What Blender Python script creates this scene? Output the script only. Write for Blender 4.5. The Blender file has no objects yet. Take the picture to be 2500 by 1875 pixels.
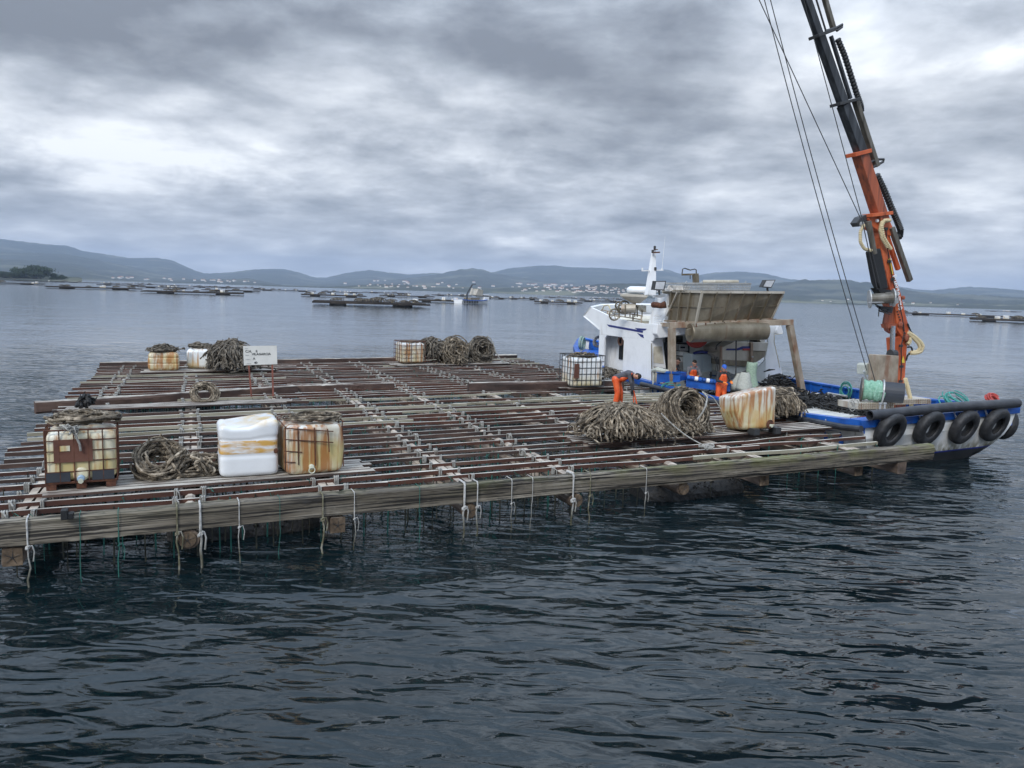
import bpy, math, random
import numpy as np
from mathutils import Vector, Matrix
rnd = random.Random(7)
rng = np.random.default_rng(7)
S = bpy.context.scene
COL = S.collection
R = math.radians

# ------------------------------------------------------------------ camera
F = 1880.0; CAMZ = 5.0                      # focal length in photo pixels (2500 wide), camera height in metres
rho = math.atan(79/2500); pit = math.atan((937.5-714.5)*math.cos(rho)/F)
fw = np.array([0, math.cos(pit), -math.sin(pit)]); r0 = np.array([1., 0, 0]); u0 = np.array([0, math.sin(pit), math.cos(pit)])
cx = r0*math.cos(rho)+u0*math.sin(rho); cy = -r0*math.sin(rho)+u0*math.cos(rho)
CP = np.array([0, 0, CAMZ])
cd = bpy.data.cameras.new('camera'); cam = bpy.data.objects.new('camera', cd); COL.objects.link(cam)
cd.sensor_width = 36; cd.lens = F/2500*36; cd.clip_start = .1; cd.clip_end = 60000
M = Matrix.Identity(4)
for i in range(3):
    M[i][0] = cx[i]; M[i][1] = cy[i]; M[i][2] = -fw[i]; M[i][3] = CP[i]
cam.matrix_world = M
S.camera = cam

# ------------------------------------------------------------------ sky + sun + exposure
SUN_EL, SUN_AZ = 40, 205          # azimuth clockwise from +Y
w = bpy.data.worlds.new('World'); S.world = w; w.use_nodes = True
nt = w.node_tree; nt.nodes.clear()
def N(t, **k):
    n = nt.nodes.new(t)
    for a, b in k.items(): setattr(n, a, b)
    return n
def mth(op, a, b=None, c=None):
    n = N('ShaderNodeMath', operation=op)
    for i, x in enumerate((a, b, c)):
        if x is None: continue
        if hasattr(x, 'node'): nt.links.new(x, n.inputs[i])
        else: n.inputs[i].default_value = x
    return n.outputs[0]
sky = N('ShaderNodeTexSky', sky_type='NISHITA', sun_disc=False)
sky.sun_elevation = R(SUN_EL); sky.sun_rotation = R(SUN_AZ)
tc = N('ShaderNodeTexCoord'); sp = N('ShaderNodeSeparateXYZ'); nt.links.new(tc.outputs['Generated'], sp.inputs[0])
X, Y, Zz = sp.outputs
zc = mth('MAXIMUM', Zz, 0.0)
den = mth('ADD', zc, 0.17)
px_, py_ = mth('DIVIDE', X, den), mth('DIVIDE', Y, den)
cmb = N('ShaderNodeCombineXYZ'); nt.links.new(px_, cmb.inputs[0]); nt.links.new(py_, cmb.inputs[1])
def noise(vec, scale, detail=6, rough=.55, dist=0., off=(0, 0, 0), st=(1, 1, 1)):
    mp = N('ShaderNodeMapping'); mp.inputs['Location'].default_value = off; mp.inputs['Scale'].default_value = st
    nt.links.new(vec, mp.inputs[0])
    n = N('ShaderNodeTexNoise'); n.inputs['Scale'].default_value = scale; n.inputs['Detail'].default_value = detail
    n.inputs['Roughness'].default_value = rough; n.inputs['Distortion'].default_value = dist
    nt.links.new(mp.outputs[0], n.inputs['Vector']); return n.outputs['Fac']
n1 = noise(cmb.outputs[0], .80, 7, .52, .35, (3.1, 7.7, 0), (1.0, 1.15, 1))
n2 = noise(cmb.outputs[0], 3.1, 8, .60, .1, (1.3, 2.2, 5))
n3 = noise(tc.outputs['Generated'], 7.5, 7, .55, .6, (4, 1, 2), (1, 1, 2.2))
val = mth('ADD', mth('MULTIPLY', n1, .70), mth('MULTIPLY', n2, .55))
val = mth('ADD', mth('SUBTRACT', val, .20), mth('MULTIPLY', n3, .30))
vo = N('ShaderNodeTexVoronoi', feature='SMOOTH_F1'); vo.inputs['Scale'].default_value = 2.3; vo.inputs['Smoothness'].default_value = .6
wv_ = N('ShaderNodeTexNoise'); wv_.inputs['Scale'].default_value = 3.; wv_.inputs['Detail'].default_value = 6; nt.links.new(cmb.outputs[0], wv_.inputs['Vector'])
vs_ = N('ShaderNodeVectorMath', operation='SCALE'); nt.links.new(wv_.outputs['Color'], vs_.inputs[0]); vs_.inputs['Scale'].default_value = .75
va_ = N('ShaderNodeVectorMath', operation='ADD'); nt.links.new(cmb.outputs[0], va_.inputs[0]); nt.links.new(vs_.outputs[0], va_.inputs[1]); nt.links.new(va_.outputs[0], vo.inputs['Vector'])
val = mth('ADD', val, mth('MULTIPLY', mth('SUBTRACT', .42, vo.outputs['Distance']), .20))
# large cloud masses: (photo x, photo y, half width, half height, weight)
az = mth('ARCTAN2', X, Y)
wn = noise(tc.outputs['Generated'], 4.0, 4, .5, 0., (9, 3, 1))
azw = mth('ADD', az, mth('MULTIPLY', mth('SUBTRACT', wn, .5), .22))
elw = mth('ADD', Zz, mth('MULTIPLY', mth('SUBTRACT', n3, .5), .16))
def ray(px, py): return fw+cx*(px-1250)/F-cy*(py-937.5)/F
for bx, by, bw, bh, wt in [(300, -40, 800, 175, -.24), (1250, 70, 420, 150, -.12), (90, 300, 330, 90, .15), (560, 330, 260, 90, .13),
                           (1060, 250, 250, 90, .16), (1300, 440, 700, 60, -.05), (2250, 160, 330, 170, .02), (2050, 420, 330, 120, .05),
                           (800, 560, 700, 50, .03), (300, 480, 400, 60, -.05), (1500, 210, 200, 100, -.08), (2300, 520, 300, 60, -.03), (1750, 60, 200, 90, -.04), (2430, 180, 260, 110, -.11)]:
    d = ray(bx, by); d = d/np.linalg.norm(d)
    a0 = math.atan2(d[0], d[1]); e0 = d[2]
    gx = mth('DIVIDE', mth('SUBTRACT', azw, a0), bw/F); ge = mth('DIVIDE', mth('SUBTRACT', elw, e0), bh/F)
    g = mth('EXPONENT', mth('MULTIPLY', mth('ADD', mth('MULTIPLY', gx, gx), mth('MULTIPLY', ge, ge)), -1.0))
    val = mth('ADD', val, mth('MULTIPLY', g, wt))
cr = N('ShaderNodeValToRGB'); nt.links.new(val, cr.inputs[0])
el = cr.color_ramp.elements
el[0].position = .30; el[0].color = (.150, .165, .190, 1)
el[1].position = .80; el[1].color = (.72, .745, .77, 1)
for p_, c_ in ((.43, (.235, .257, .290, 1)), (.55, (.350, .377, .417, 1)), (.67, (.505, .533, .572, 1))):
    e = el.new(p_); e.color = c_
# overcast sky: brighter towards the zenith, slightly clearer blue-grey veil at the horizon
br = mth('ADD', 1.0, mth('MULTIPLY', mth('MAXIMUM', mth('SUBTRACT', Zz, .22), 0.0), 2.1))
hz = mth('EXPONENT', mth('MULTIPLY', zc, -22.0))
mh = N('ShaderNodeMix', data_type='RGBA'); nt.links.new(mth('MULTIPLY', hz, .55), mh.inputs['Factor'])
nt.links.new(cr.outputs[0], mh.inputs['A']); mh.inputs['B'].default_value = (.43, .475, .54, 1)
tn = N('ShaderNodeMix', data_type='RGBA', blend_type='MULTIPLY'); nt.links.new(mth('MULTIPLY', mth('MAXIMUM', mth('SUBTRACT', Zz, .25), 0.0), 1.6), tn.inputs['Factor']); nt.links.new(mh.outputs['Result'], tn.inputs['A']); tn.inputs['B'].default_value = (.80, .94, 1.12, 1)
sc = N('ShaderNodeVectorMath', operation='SCALE'); nt.links.new(tn.outputs['Result'], sc.inputs[0]); nt.links.new(mth('MULTIPLY', br, 10.0), sc.inputs['Scale'])
mx = N('ShaderNodeMix', data_type='RGBA'); mx.inputs['Factor'].default_value = .97
nt.links.new(sky.outputs[0], mx.inputs['A']); nt.links.new(sc.outputs[0], mx.inputs['B'])
bg = N('ShaderNodeBackground'); bg.inputs['Strength'].default_value = .1; nt.links.new(mx.outputs['Result'], bg.inputs[0])
wo = N('ShaderNodeOutputWorld'); nt.links.new(bg.outputs[0], wo.inputs[0])
sd = bpy.data.lights.new('sun', 'SUN'); sd.energy = 1.5; sd.angle = R(18); sd.color = (1, .97, .93)
so = bpy.data.objects.new('sun', sd); COL.objects.link(so)
so.rotation_euler = Vector((math.sin(R(SUN_AZ))*math.cos(R(SUN_EL)), math.cos(R(SUN_AZ))*math.cos(R(SUN_EL)), math.sin(R(SUN_EL)))).to_track_quat('Z', 'Y').to_euler()
S.view_settings.view_transform = 'Standard'; S.view_settings.look = 'None'; S.view_settings.exposure = .62; S.view_settings.gamma = 1
S.view_settings.use_curve_mapping = False

# ------------------------------------------------------------------ measuring helpers (pixel of the photograph -> place in the world)
def at(px, py, z):
    d = ray(px, py); return CP+d*((z-CAMZ)/d[2])
def dat(x, y, z): return at(x*1.1302, y*1.1302, z)
BO = np.array([10.5, 22.8, 0]); BL = np.array([-.391, .920, 0]); BL /= np.linalg.norm(BL); BB = np.array([.920, .391, 0]); BB /= np.linalg.norm(BB)
def W(l, b, z): return BO+BL*l+BB*b+np.array([0, 0, z])            # boat coordinates: along, across, up
def onl(px, py, l):
    d = ray(px, py); o = CP-BO; return CP+d*((l-o@BL)/(d@BL))
def onb(px, py, b):
    d = ray(px, py); o = CP-BO; return CP+d*((b-o@BB)/(d@BB))
def z3(x, y): return 1350+x/3.403, 580+y/3.403
def z4(x, y): return 1950+x/2.765, 450+y/2.765
def z8(x, y): return 1800+x/2.37, y/2.37

# ------------------------------------------------------------------ materials
def ncount(): pass
def mat(name, cols, scale=4., rough=.7, stretch=(1, 1, 1), detail=6, bump=.0, bscale=None, metal=0., spec=.5, top=None, island=0., extra=None, ramp=(.3, .7), axis=None, coat=0.):
    m = bpy.data.materials.new(name); m.use_nodes = True; t = m.node_tree; ns = t.nodes; lk = t.links
    b = ns['Principled BSDF']; b.inputs['Roughness'].default_value = rough; b.inputs['Metallic'].default_value = metal
    b.inputs['Specular IOR Level'].default_value = spec; b.inputs['Coat Weight'].default_value = coat
    tcn = ns.new('ShaderNodeTexCoord')
    mp = ns.new('ShaderNodeMapping'); mp.inputs['Scale'].default_value = stretch
    src = tcn.outputs['Object']
    if axis is not None:                       # rotate object space so that x runs along a beam
        mr = ns.new('ShaderNodeMapping'); mr.inputs['Rotation'].default_value = (0, 0, -axis); lk.new(src, mr.inputs[0]); src = mr.outputs[0]
    lk.new(src, mp.inputs[0])
    oi = ns.new('ShaderNodeObjectInfo'); ad = ns.new('ShaderNodeVectorMath'); ad.operation = 'ADD'
    sc_ = ns.new('ShaderNodeMath'); sc_.operation = 'MULTIPLY'; sc_.inputs[1].default_value = 37.; lk.new(oi.outputs['Random'], sc_.inputs[0])
    lk.new(mp.outputs[0], ad.inputs[0]); lk.new(sc_.outputs[0], ad.inputs[1])
    nz = ns.new('ShaderNodeTexNoise'); nz.inputs['Scale'].default_value = scale; nz.inputs['Detail'].default_value = detail; nz.inputs['Roughness'].default_value = .62
    lk.new(ad.outputs[0], nz.inputs['Vector'])
    cr = ns.new('ShaderNodeValToRGB'); e = cr.color_ramp.elements; lo, hi = ramp
    e[0].position = lo; e[0].color = (*cols[0], 1); e[1].position = hi; e[1].color = (*cols[-1], 1)
    for i, c in enumerate(cols[1:-1]):
        x = e.new(lo+(hi-lo)*(i+1)/(len(cols)-1)); x.color = (*c, 1)
    lk.new(nz.outputs['Fac'], cr.inputs[0]); out = cr.outputs[0]
    def mixc(fac, a, bcol):
        mm = ns.new('ShaderNodeMix'); mm.data_type = 'RGBA'; lk.new(fac, mm.inputs['Factor']); lk.new(a, mm.inputs['A'])
        if hasattr(bcol, 'node'): lk.new(bcol, mm.inputs['B'])
        else: mm.inputs['B'].default_value = (*bcol, 1)
        return mm.outputs['Result']
    def m1(op, a, b_):
        n = ns.new('ShaderNodeMath'); n.operation = op; n.use_clamp = op in ('ADD', 'SUBTRACT') and False
        for i, x in enumerate((a, b_)):
            if hasattr(x, 'node'): lk.new(x, n.inputs[i])
            else: n.inputs[i].default_value = x
        return n.outputs[0]
    def nse(sc2, st=(1, 1, 1), lo2=.4, hi2=.6, det=5, a=0., b2=1.):
        mp2 = ns.new('ShaderNodeMapping'); mp2.inputs['Scale'].default_value = st; lk.new(src, mp2.inputs[0])
        ad2 = ns.new('ShaderNodeVectorMath'); ad2.operation = 'ADD'; lk.new(mp2.outputs[0], ad2.inputs[0]); lk.new(sc_.outputs[0], ad2.inputs[1])
        n = ns.new('ShaderNodeTexNoise'); n.inputs['Scale'].default_value = sc2; n.inputs['Detail'].default_value = det; lk.new(ad2.outputs[0], n.inputs['Vector'])
        r = ns.new('ShaderNodeMapRange'); r.inputs[1].default_value = lo2; r.inputs[2].default_value = hi2; r.inputs[3].default_value = a; r.inputs[4].default_value = b2
        lk.new(n.outputs['Fac'], r.inputs[0]); return r.outputs[0]
    if top:                                    # droppings and bleaching on upward faces
        g = ns.new('ShaderNodeNewGeometry'); s2 = ns.new('ShaderNodeSeparateXYZ'); lk.new(g.outputs['Normal'], s2.inputs[0])
        r = ns.new('ShaderNodeMapRange'); r.inputs[1].default_value = .6; r.inputs[2].default_value = .85; lk.new(s2.outputs[2], r.inputs[0])
        out = mixc(m1('MULTIPLY', r.outputs[0], nse(top[1], (.6, 1, 1), .33, .6, a=top[2] if len(top) > 2 else .2)), out, top[0])
    if island:
        g = ns.new('ShaderNodeNewGeometry'); hs = ns.new('ShaderNodeHueSaturation')
        r = ns.new('ShaderNodeMapRange'); r.inputs[3].default_value = 1-island; r.inputs[4].default_value = 1+island; lk.new(g.outputs['Random Per Island'], r.inputs[0])
        lk.new(r.outputs[0], hs.inputs['Value']); lk.new(out, hs.inputs['Color']); out = hs.outputs[0]
    if extra: out = extra(ns, lk, out, mixc, m1, nse, src, b)
    lk.new(out, b.inputs['Base Color'])
    if bump:
        bp = ns.new('ShaderNodeBump'); bp.inputs['Strength'].default_value = min(1, bump*8) if bump < .12 else 1; bp.inputs['Distance'].default_value = bump
        if bscale:
            nb = ns.new('ShaderNodeTexNoise'); nb.inputs['Scale'].default_value = bscale; nb.inputs['Detail'].default_value = 5; lk.new(ad.outputs[0], nb.inputs['Vector']); lk.new(nb.outputs['Fac'], bp.inputs['Height'])
        else: lk.new(nz.outputs['Fac'], bp.inputs['Height'])
        lk.new(bp.outputs[0], b.inputs['Normal'])
    return m
def plain(name, c, rough=.6, var=.25, scale=3., **k):
    return mat(name, [tuple(x*(1-var) for x in c), c, tuple(min(1, x*(1+var*.6)) for x in c)], scale, rough, **k)

def zpos(ns, lk, src):
    s = ns.new('ShaderNodeSeparateXYZ'); lk.new(src, s.inputs[0]); return s.outputs
def streaks(rust=(.42, .19, .05), amount=(.545, .66), yellow=True, low=.35):
    def f(ns, lk, out, mixc, m1, nse, src, b):
        z = zpos(ns, lk, src)[2]
        if yellow:
            r = ns.new('ShaderNodeMapRange'); r.inputs[1].default_value = low+.25; r.inputs[2].default_value = low-.3; lk.new(z, r.inputs[0])
            out = mixc(m1('MULTIPLY', r.outputs[0], nse(2.2, (1, 1, .6), .3, .6, a=.15, b2=.85)), out, (.50, .40, .14))
        out = mixc(m1('MULTIPLY', nse(9., (1, 1, .10), *amount), .85), out, rust)
        out = mixc(m1('MULTIPLY', nse(2.4, (1, 1, .7), .55, .70), .6), out, (.55, .34, .12))
        return out
    return f
raft_ax = math.atan2(.44, .898)
MT = {}
def beam_extra(ns, lk, out, mixc, m1, nse, src, b):
    out = mixc(nse(9., (.05, 1, 3.2), .50, .57, 8), out, (.014, .012, .010))
    out = mixc(m1('MULTIPLY', nse(30., (.03, 1, 2.), .50, .60, 6), .7), out, (.03, .026, .022))         # long dark checks in the grain
    g = ns.new('ShaderNodeNewGeometry'); s2 = ns.new('ShaderNodeSeparateXYZ'); lk.new(g.outputs['Normal'], s2.inputs[0])
    s3 = ns.new('ShaderNodeSeparateXYZ'); lk.new(g.outputs['Position'], s3.inputs[0])
    rz = ns.new('ShaderNodeMapRange'); rz.inputs[1].default_value = .85; rz.inputs[2].default_value = 1.13; lk.new(s3.outputs[2], rz.inputs[0])
    rx = ns.new('ShaderNodeMapRange'); rx.inputs[1].default_value = -4; rx.inputs[2].default_value = 7; rx.inputs[3].default_value = .10; rx.inputs[4].default_value = .72; lk.new(s3.outputs[0], rx.inputs[0])
    k = m1('MULTIPLY', m1('MULTIPLY', rz.outputs[0], rx.outputs[0]), nse(2.6, (.5, 1, 1), .42, .58, 6))
    return mixc(k, out, (.13, .135, .045))                                              # moss along the top edge
MT['beam'] = mat('weathered_beam', [(.05, .042, .032), (.15, .13, .10), (.32, .29, .24)], 2.2, .85, (.10, 1, 1.6), 8, .03, 6., axis=raft_ax, extra=beam_extra, ramp=(.3, .68))
MT['rail'] = mat('painted_rail', [(.018, .009, .007), (.055, .021, .014), (.095, .040, .026), (.14, .10, .075)], 2.0, .8, (.35, 1, 1), 7, .01, axis=raft_ax, top=((.54, .51, .45), 2.8, .45), ramp=(.25, .75))
MT['rail_grey'] = mat('bleached_rail', [(.16, .14, .10), (.30, .28, .21), (.42, .39, .31)], 2.0, .8, (.2, 1, 1), 7, .01, axis=raft_ax, top=((.56, .54, .46), 2.6, .35))
MT['rail_dark'] = mat('wet_dark_rail', [(.022, .016, .014), (.06, .035, .028), (.13, .08, .06)], 2.0, .75, (.3, 1, 1), 7, .01, axis=raft_ax, top=((.42, .39, .34), 2.4, .25))
MT['log'] = mat('log_bark', [(.03, .023, .018), (.10, .072, .055), (.21, .165, .13)], 3., .85, (1, .25, 1), 7, .02, axis=raft_ax, top=((.48, .42, .35), 3., .2))
MT['logend'] = mat('log_end_grain', [(.03, .022, .016), (.10, .07, .045), (.19, .14, .095)], 6., .9, (1, 1, 1), 5, .02)
MT['rope'] = mat('crusted_rope', [(.032, .025, .018), (.145, .118, .085), (.33, .28, .215)], 7., .95, (1, 1, 1), 6, .0, island=.6, ramp=(.33, .68))
MT['rope_dark'] = mat('dark_crusted_rope', [(.03, .025, .02), (.11, .095, .075), (.22, .19, .15)], 9., .95, island=.4, ramp=(.33, .7))
MT['white_rope'] = plain('grey_white_rope', (.29, .285, .265), .9, .5, 14.)
MT['green_twine'] = plain('green_twine', (.02, .13, .105), .8)
MT['teal_rope'] = plain('teal_rope', (.05, .25, .22), .8, island=.2)
MT['dropper'] = mat('slimy_dropper', [(.012, .012, .010), (.05, .05, .035), (.12, .11, .07)], 4., .8)
MT['mussel'] = mat('mussel_crust', [(.003, .0035, .004), (.009, .0095, .010), (.028, .025, .022)], 14., .7, bump=.06, bscale=16.)
MT['white_plastic'] = mat('stained_white_plastic', [(.66, .68, .68), (.76, .79, .80), (.83, .86, .87)], 1.6, .32, extra=streaks())
MT['white_plastic_rusty'] = mat('rust_streaked_plastic', [(.52, .51, .44), (.64, .65, .62), (.74, .76, .76)], 1.6, .34, extra=streaks((.38, .16, .04), (.50, .64), low=.7))
def band(ns, lk, out, mixc, m1, nse, src, b):
    z = zpos(ns, lk, src)[2]; r = ns.new('ShaderNodeMath'); r.operation = 'COMPARE'; r.inputs[1].default_value = .60; r.inputs[2].default_value = .13; lk.new(z, r.inputs[0])
    out = mixc(m1('MULTIPLY', r.outputs[0], nse(2.6, (1, 1, 4), .36, .58)), out, (.58, .34, .09))
    r2 = ns.new('ShaderNodeMapRange'); r2.inputs[1].default_value = .98; r2.inputs[2].default_value = 1.12; lk.new(z, r2.inputs[0])
    return mixc(m1('MULTIPLY', r2.outputs[0], nse(4., (1, 1, 1), .40, .6)), out, (.62, .45, .2))
MT['heavy_rust_plastic'] = mat('heavily_rusted_plastic', [(.50, .47, .38), (.62, .61, .56), (.74, .75, .74)], 1.6, .36, extra=streaks((.34, .13, .03), (.44, .57), low=.85))
MT['yellowed_plastic'] = mat('yellowed_plastic', [(.62, .58, .42), (.72, .70, .58), (.78, .79, .74)], 1.6, .34, extra=streaks((.40, .18, .05), (.53, .66), low=.75))
MT['white_clean'] = mat('clean_white_plastic', [(.64, .66, .68), (.70, .72, .74), (.75, .77, .79)], 1.3, .28, extra=band)
def wetrope(ns, lk, out, mixc, m1, nse, src, b):
    g = ns.new('ShaderNodeNewGeometry'); s3 = ns.new('ShaderNodeSeparateXYZ'); lk.new(g.outputs['Position'], s3.inputs[0])
    r = ns.new('ShaderNodeMapRange'); r.inputs[1].default_value = .65; r.inputs[2].default_value = .15; lk.new(s3.outputs[2], r.inputs[0])
    return mixc(m1('MULTIPLY', r.outputs[0], nse(9., (1, 1, .4), .2, .5, a=.3)), out, (.07, .065, .035))
MT['hang_rope'] = mat('grey_hanging_rope', [(.20, .20, .19), (.42, .42, .41), (.56, .56, .55)], 14., .9, extra=wetrope)
MT['rust'] = mat('rusty_steel', [(.03, .012, .008), (.085, .032, .018), (.16, .065, .03)], 9., .85, bump=.004)
MT['rust_panel'] = mat('rusty_brown_plate', [(.075, .028, .018), (.12, .048, .032), (.16, .075, .05)], 3., .8)
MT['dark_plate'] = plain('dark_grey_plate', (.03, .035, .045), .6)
MT['cap'] = plain('pale_valve_plastic', (.55, .56, .45), .4)
MT['capblue'] = plain('pale_blue_cap', (.30, .42, .55), .4)
MT['steel_dark'] = plain('dark_steel', (.035, .037, .04), .5)
def rusty(amount=(.56, .68), c=(.22, .10, .045), fac=.7, st=(1, 1, .25), sc=3.):
    def f(ns, lk, out, mixc, m1, nse, src, b): return mixc(m1('MULTIPLY', nse(sc, st, *amount), fac), out, c)
    return f
MT['boat_white'] = mat('white_hull_paint', [(.70, .72, .74), (.79, .81, .83), (.84, .86, .88)], 1.2, .38, extra=rusty((.60, .78), (.38, .34, .28), .4, (1, 1, .2), 2.5))
MT['cream'] = mat('cream_roof_paint', [(.42, .38, .28), (.60, .56, .46), (.70, .68, .60)], 2.2, .6)
MT['blue'] = mat('blue_boat_paint', [(.006, .045, .20), (.008, .085, .38), (.012, .12, .48)], 1.5, .4, extra=rusty((.60, .74), (.03, .06, .14), .6))
MT['navy'] = plain('navy_stripe', (.015, .025, .16), .4, .1)
MT['tan'] = mat('stained_stainless', [(.11, .093, .062), (.18, .155, .112), (.265, .235, .18)], 1.6, .42, (1, 1, .5), 7, .0, metal=.35, extra=rusty((.58, .72), (.12, .055, .025), .7, (1, 1, .15)))
MT['tan_light'] = mat('beige_stainless', [(.32, .29, .235), (.44, .41, .35), (.54, .51, .45)], 1.6, .42, (1, 1, .5), 7, .0, metal=.2, extra=rusty((.60, .74), (.20, .09, .04), .6, (1, 1, .15)))
MT['frame_tan'] = mat('tan_gantry_steel', [(.22, .175, .13), (.33, .275, .21), (.43, .37, .30)], 2.2, .5, metal=.2, extra=rusty((.5, .66), (.20, .08, .035), .7, (1, 1, .3)))
MT['galv'] = plain('galvanised_bars', (.42, .43, .43), .45, metal=.4)
MT['grey_box'] = plain('grey_cabinet_paint', (.30, .36, .40), .5, .12)
MT['interior'] = plain('pale_grey_paint', (.50, .53, .53), .6, .2)  # even pale grey for bulkhead, ceiling, inner panels and some machine parts
MT['glass_dark'] = plain('dark_glass', (.012, .016, .02), .12, .1)
MT['lamp_glass'] = plain('lamp_glass', (.55, .57, .60), .15, .3)
MT['red'] = plain('faded_red', (.38, .05, .04), .6)
MT['black'] = plain('black_rubber', (.014, .015, .017), .55, .3, 8., bump=.004)
MT['tyre'] = mat('worn_tyre_rubber', [(.010, .011, .013), (.020, .021, .024), (.042, .043, .047)], 7., .6, bump=.006)
MT['pipe'] = mat('black_fender_pipe', [(.014, .016, .021), (.026, .029, .036), (.05, .053, .062)], 3., .4)
MT['crane_orange'] = mat('worn_orange_paint', [(.30, .052, .018), (.50, .105, .035), (.60, .15, .055)], 1.6, .5, (1, 1, .4), extra=rusty((.58, .70), (.11, .04, .022), .75, (1, 1, .3), 4.))
MT['crane_orange_worn'] = mat('rubbed_orange_boom', [(.13, .045, .025), (.30, .08, .04), (.46, .12, .05)], 2.6, .5, (2, 2, .12), extra=rusty((.54, .66), (.07, .035, .025), .7, (2, 2, .1), 4.))
MT['boom_black'] = mat('greased_black_boom', [(.012, .015, .018), (.030, .035, .042), (.075, .085, .098)], 2.2, .3, (2, 2, .10), metal=.2)
MT['boom_grey'] = mat('olive_grey_bar', [(.06, .055, .045), (.13, .12, .10), (.2, .19, .17)], 2.5, .4, (2, 2, .2), metal=.3)
MT['chrome'] = plain('polished_rod', (.55, .58, .62), .15, .1, metal=.9)
MT['hose_cream'] = plain('cream_hose', (.55, .46, .28), .6, .2, 12.)
MT['hose_black'] = plain('black_cable_chain', (.012, .014, .016), .55)
MT['reel_rope'] = mat('pale_green_reel_rope', [(.13, .30, .22), (.26, .46, .35), (.36, .55, .45)], 12., .8)
MT['sign'] = plain('sign_board', (.66, .66, .63), .5, .08)
MT['ink'] = plain('sign_letters', (.03, .035, .04), .6, .1)
MT['ink_grey'] = plain('small_faded_print', (.30, .31, .32), .6, .1)
MT['post'] = plain('rusty_red_post', (.20, .07, .05), .8, .4)
MT['orange_pvc'] = mat('orange_oilskin', [(.50, .055, .012), (.68, .10, .022), (.74, .15, .04)], 5., .45, bump=.02)
MT['hoodie'] = plain('dark_grey_hoodie', (.075, .075, .09), .9, .3, 9., bump=.01)
MT['sweater'] = plain('grey_sweater', (.14, .145, .16), .9, .3, 9.)
MT['dark_jacket'] = plain('black_top', (.018, .02, .024), .8, .3, 9.)
MT['skin'] = plain('skin', (.42, .22, .15), .55, .12)
MT['hair'] = plain('dark_hair', (.018, .013, .010), .8, .3, 20.)
MT['glove_orange'] = plain('orange_glove', (.72, .20, .03), .5, .15)
MT['glove_dark'] = plain('dark_glove', (.02, .025, .03), .6)
MT['glove_white'] = plain('white_sleeve', (.55, .54, .48), .7)
MT['capcloth'] = plain('blue_cap', (.03, .12, .50), .7, .15)
MT['boot'] = plain('dark_boot', (.02, .02, .022), .5)
MT['sack'] = plain('pale_mesh_sack', (.42, .44, .40), .8, .25, 14., bump=.02)
MT['sack_green'] = plain('green_mesh_sack', (.28, .38, .30), .8, .25, 14., bump=.02)
MT['deck_white'] = mat('wet_white_deck', [(.40, .40, .36), (.62, .62, .58), (.72, .72, .70)], 2.2, .4)
MT['yellow'] = plain('yellow_sticker', (.65, .50, .06), .5)
def hullpaint(ns, lk, out, mixc, m1, nse, src, b):
    g = ns.new('ShaderNodeNewGeometry'); sep = ns.new('ShaderNodeSeparateXYZ'); lk.new(g.outputs['Position'], sep.inputs[0]); x, y, z = sep.outputs
    acr = m1('ADD', m1('MULTIPLY', m1('SUBTRACT', x, float(BO[0])), float(BB[0])), m1('MULTIPLY', m1('SUBTRACT', y, float(BO[1])), float(BB[1])))
    zz = m1('SUBTRACT', z, m1('MULTIPLY', m1('SUBTRACT', acr, 3.45), .035))
    def step(lo, hi):
        r = ns.new('ShaderNodeMapRange'); r.inputs[1].default_value = lo; r.inputs[2].default_value = hi; lk.new(zz, r.inputs[0]); return r.outputs[0]
    dirt = m1('MULTIPLY', m1('SUBTRACT', 1., step(.36, .78)), nse(6., (1, 1, .5), .34, .60))
    out = mixc(dirt, out, (.13, .12, .05))
    out = mixc(m1('MULTIPLY', nse(2.5, (1, 1, .25), .5, .7), .35), out, (.42, .41, .36))
    out = mixc(m1('SUBTRACT', 1., step(.338, .342)), out, (.006, .02, .22))
    out = mixc(m1('SUBTRACT', 1., step(.288, .292)), out, (.020, .022, .026))
    return out
MT['hull'] = mat('hull_paint_bands', [(.60, .62, .62), (.72, .74, .75), (.78, .80, .82)], 1.5, .4, extra=hullpaint)

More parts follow.
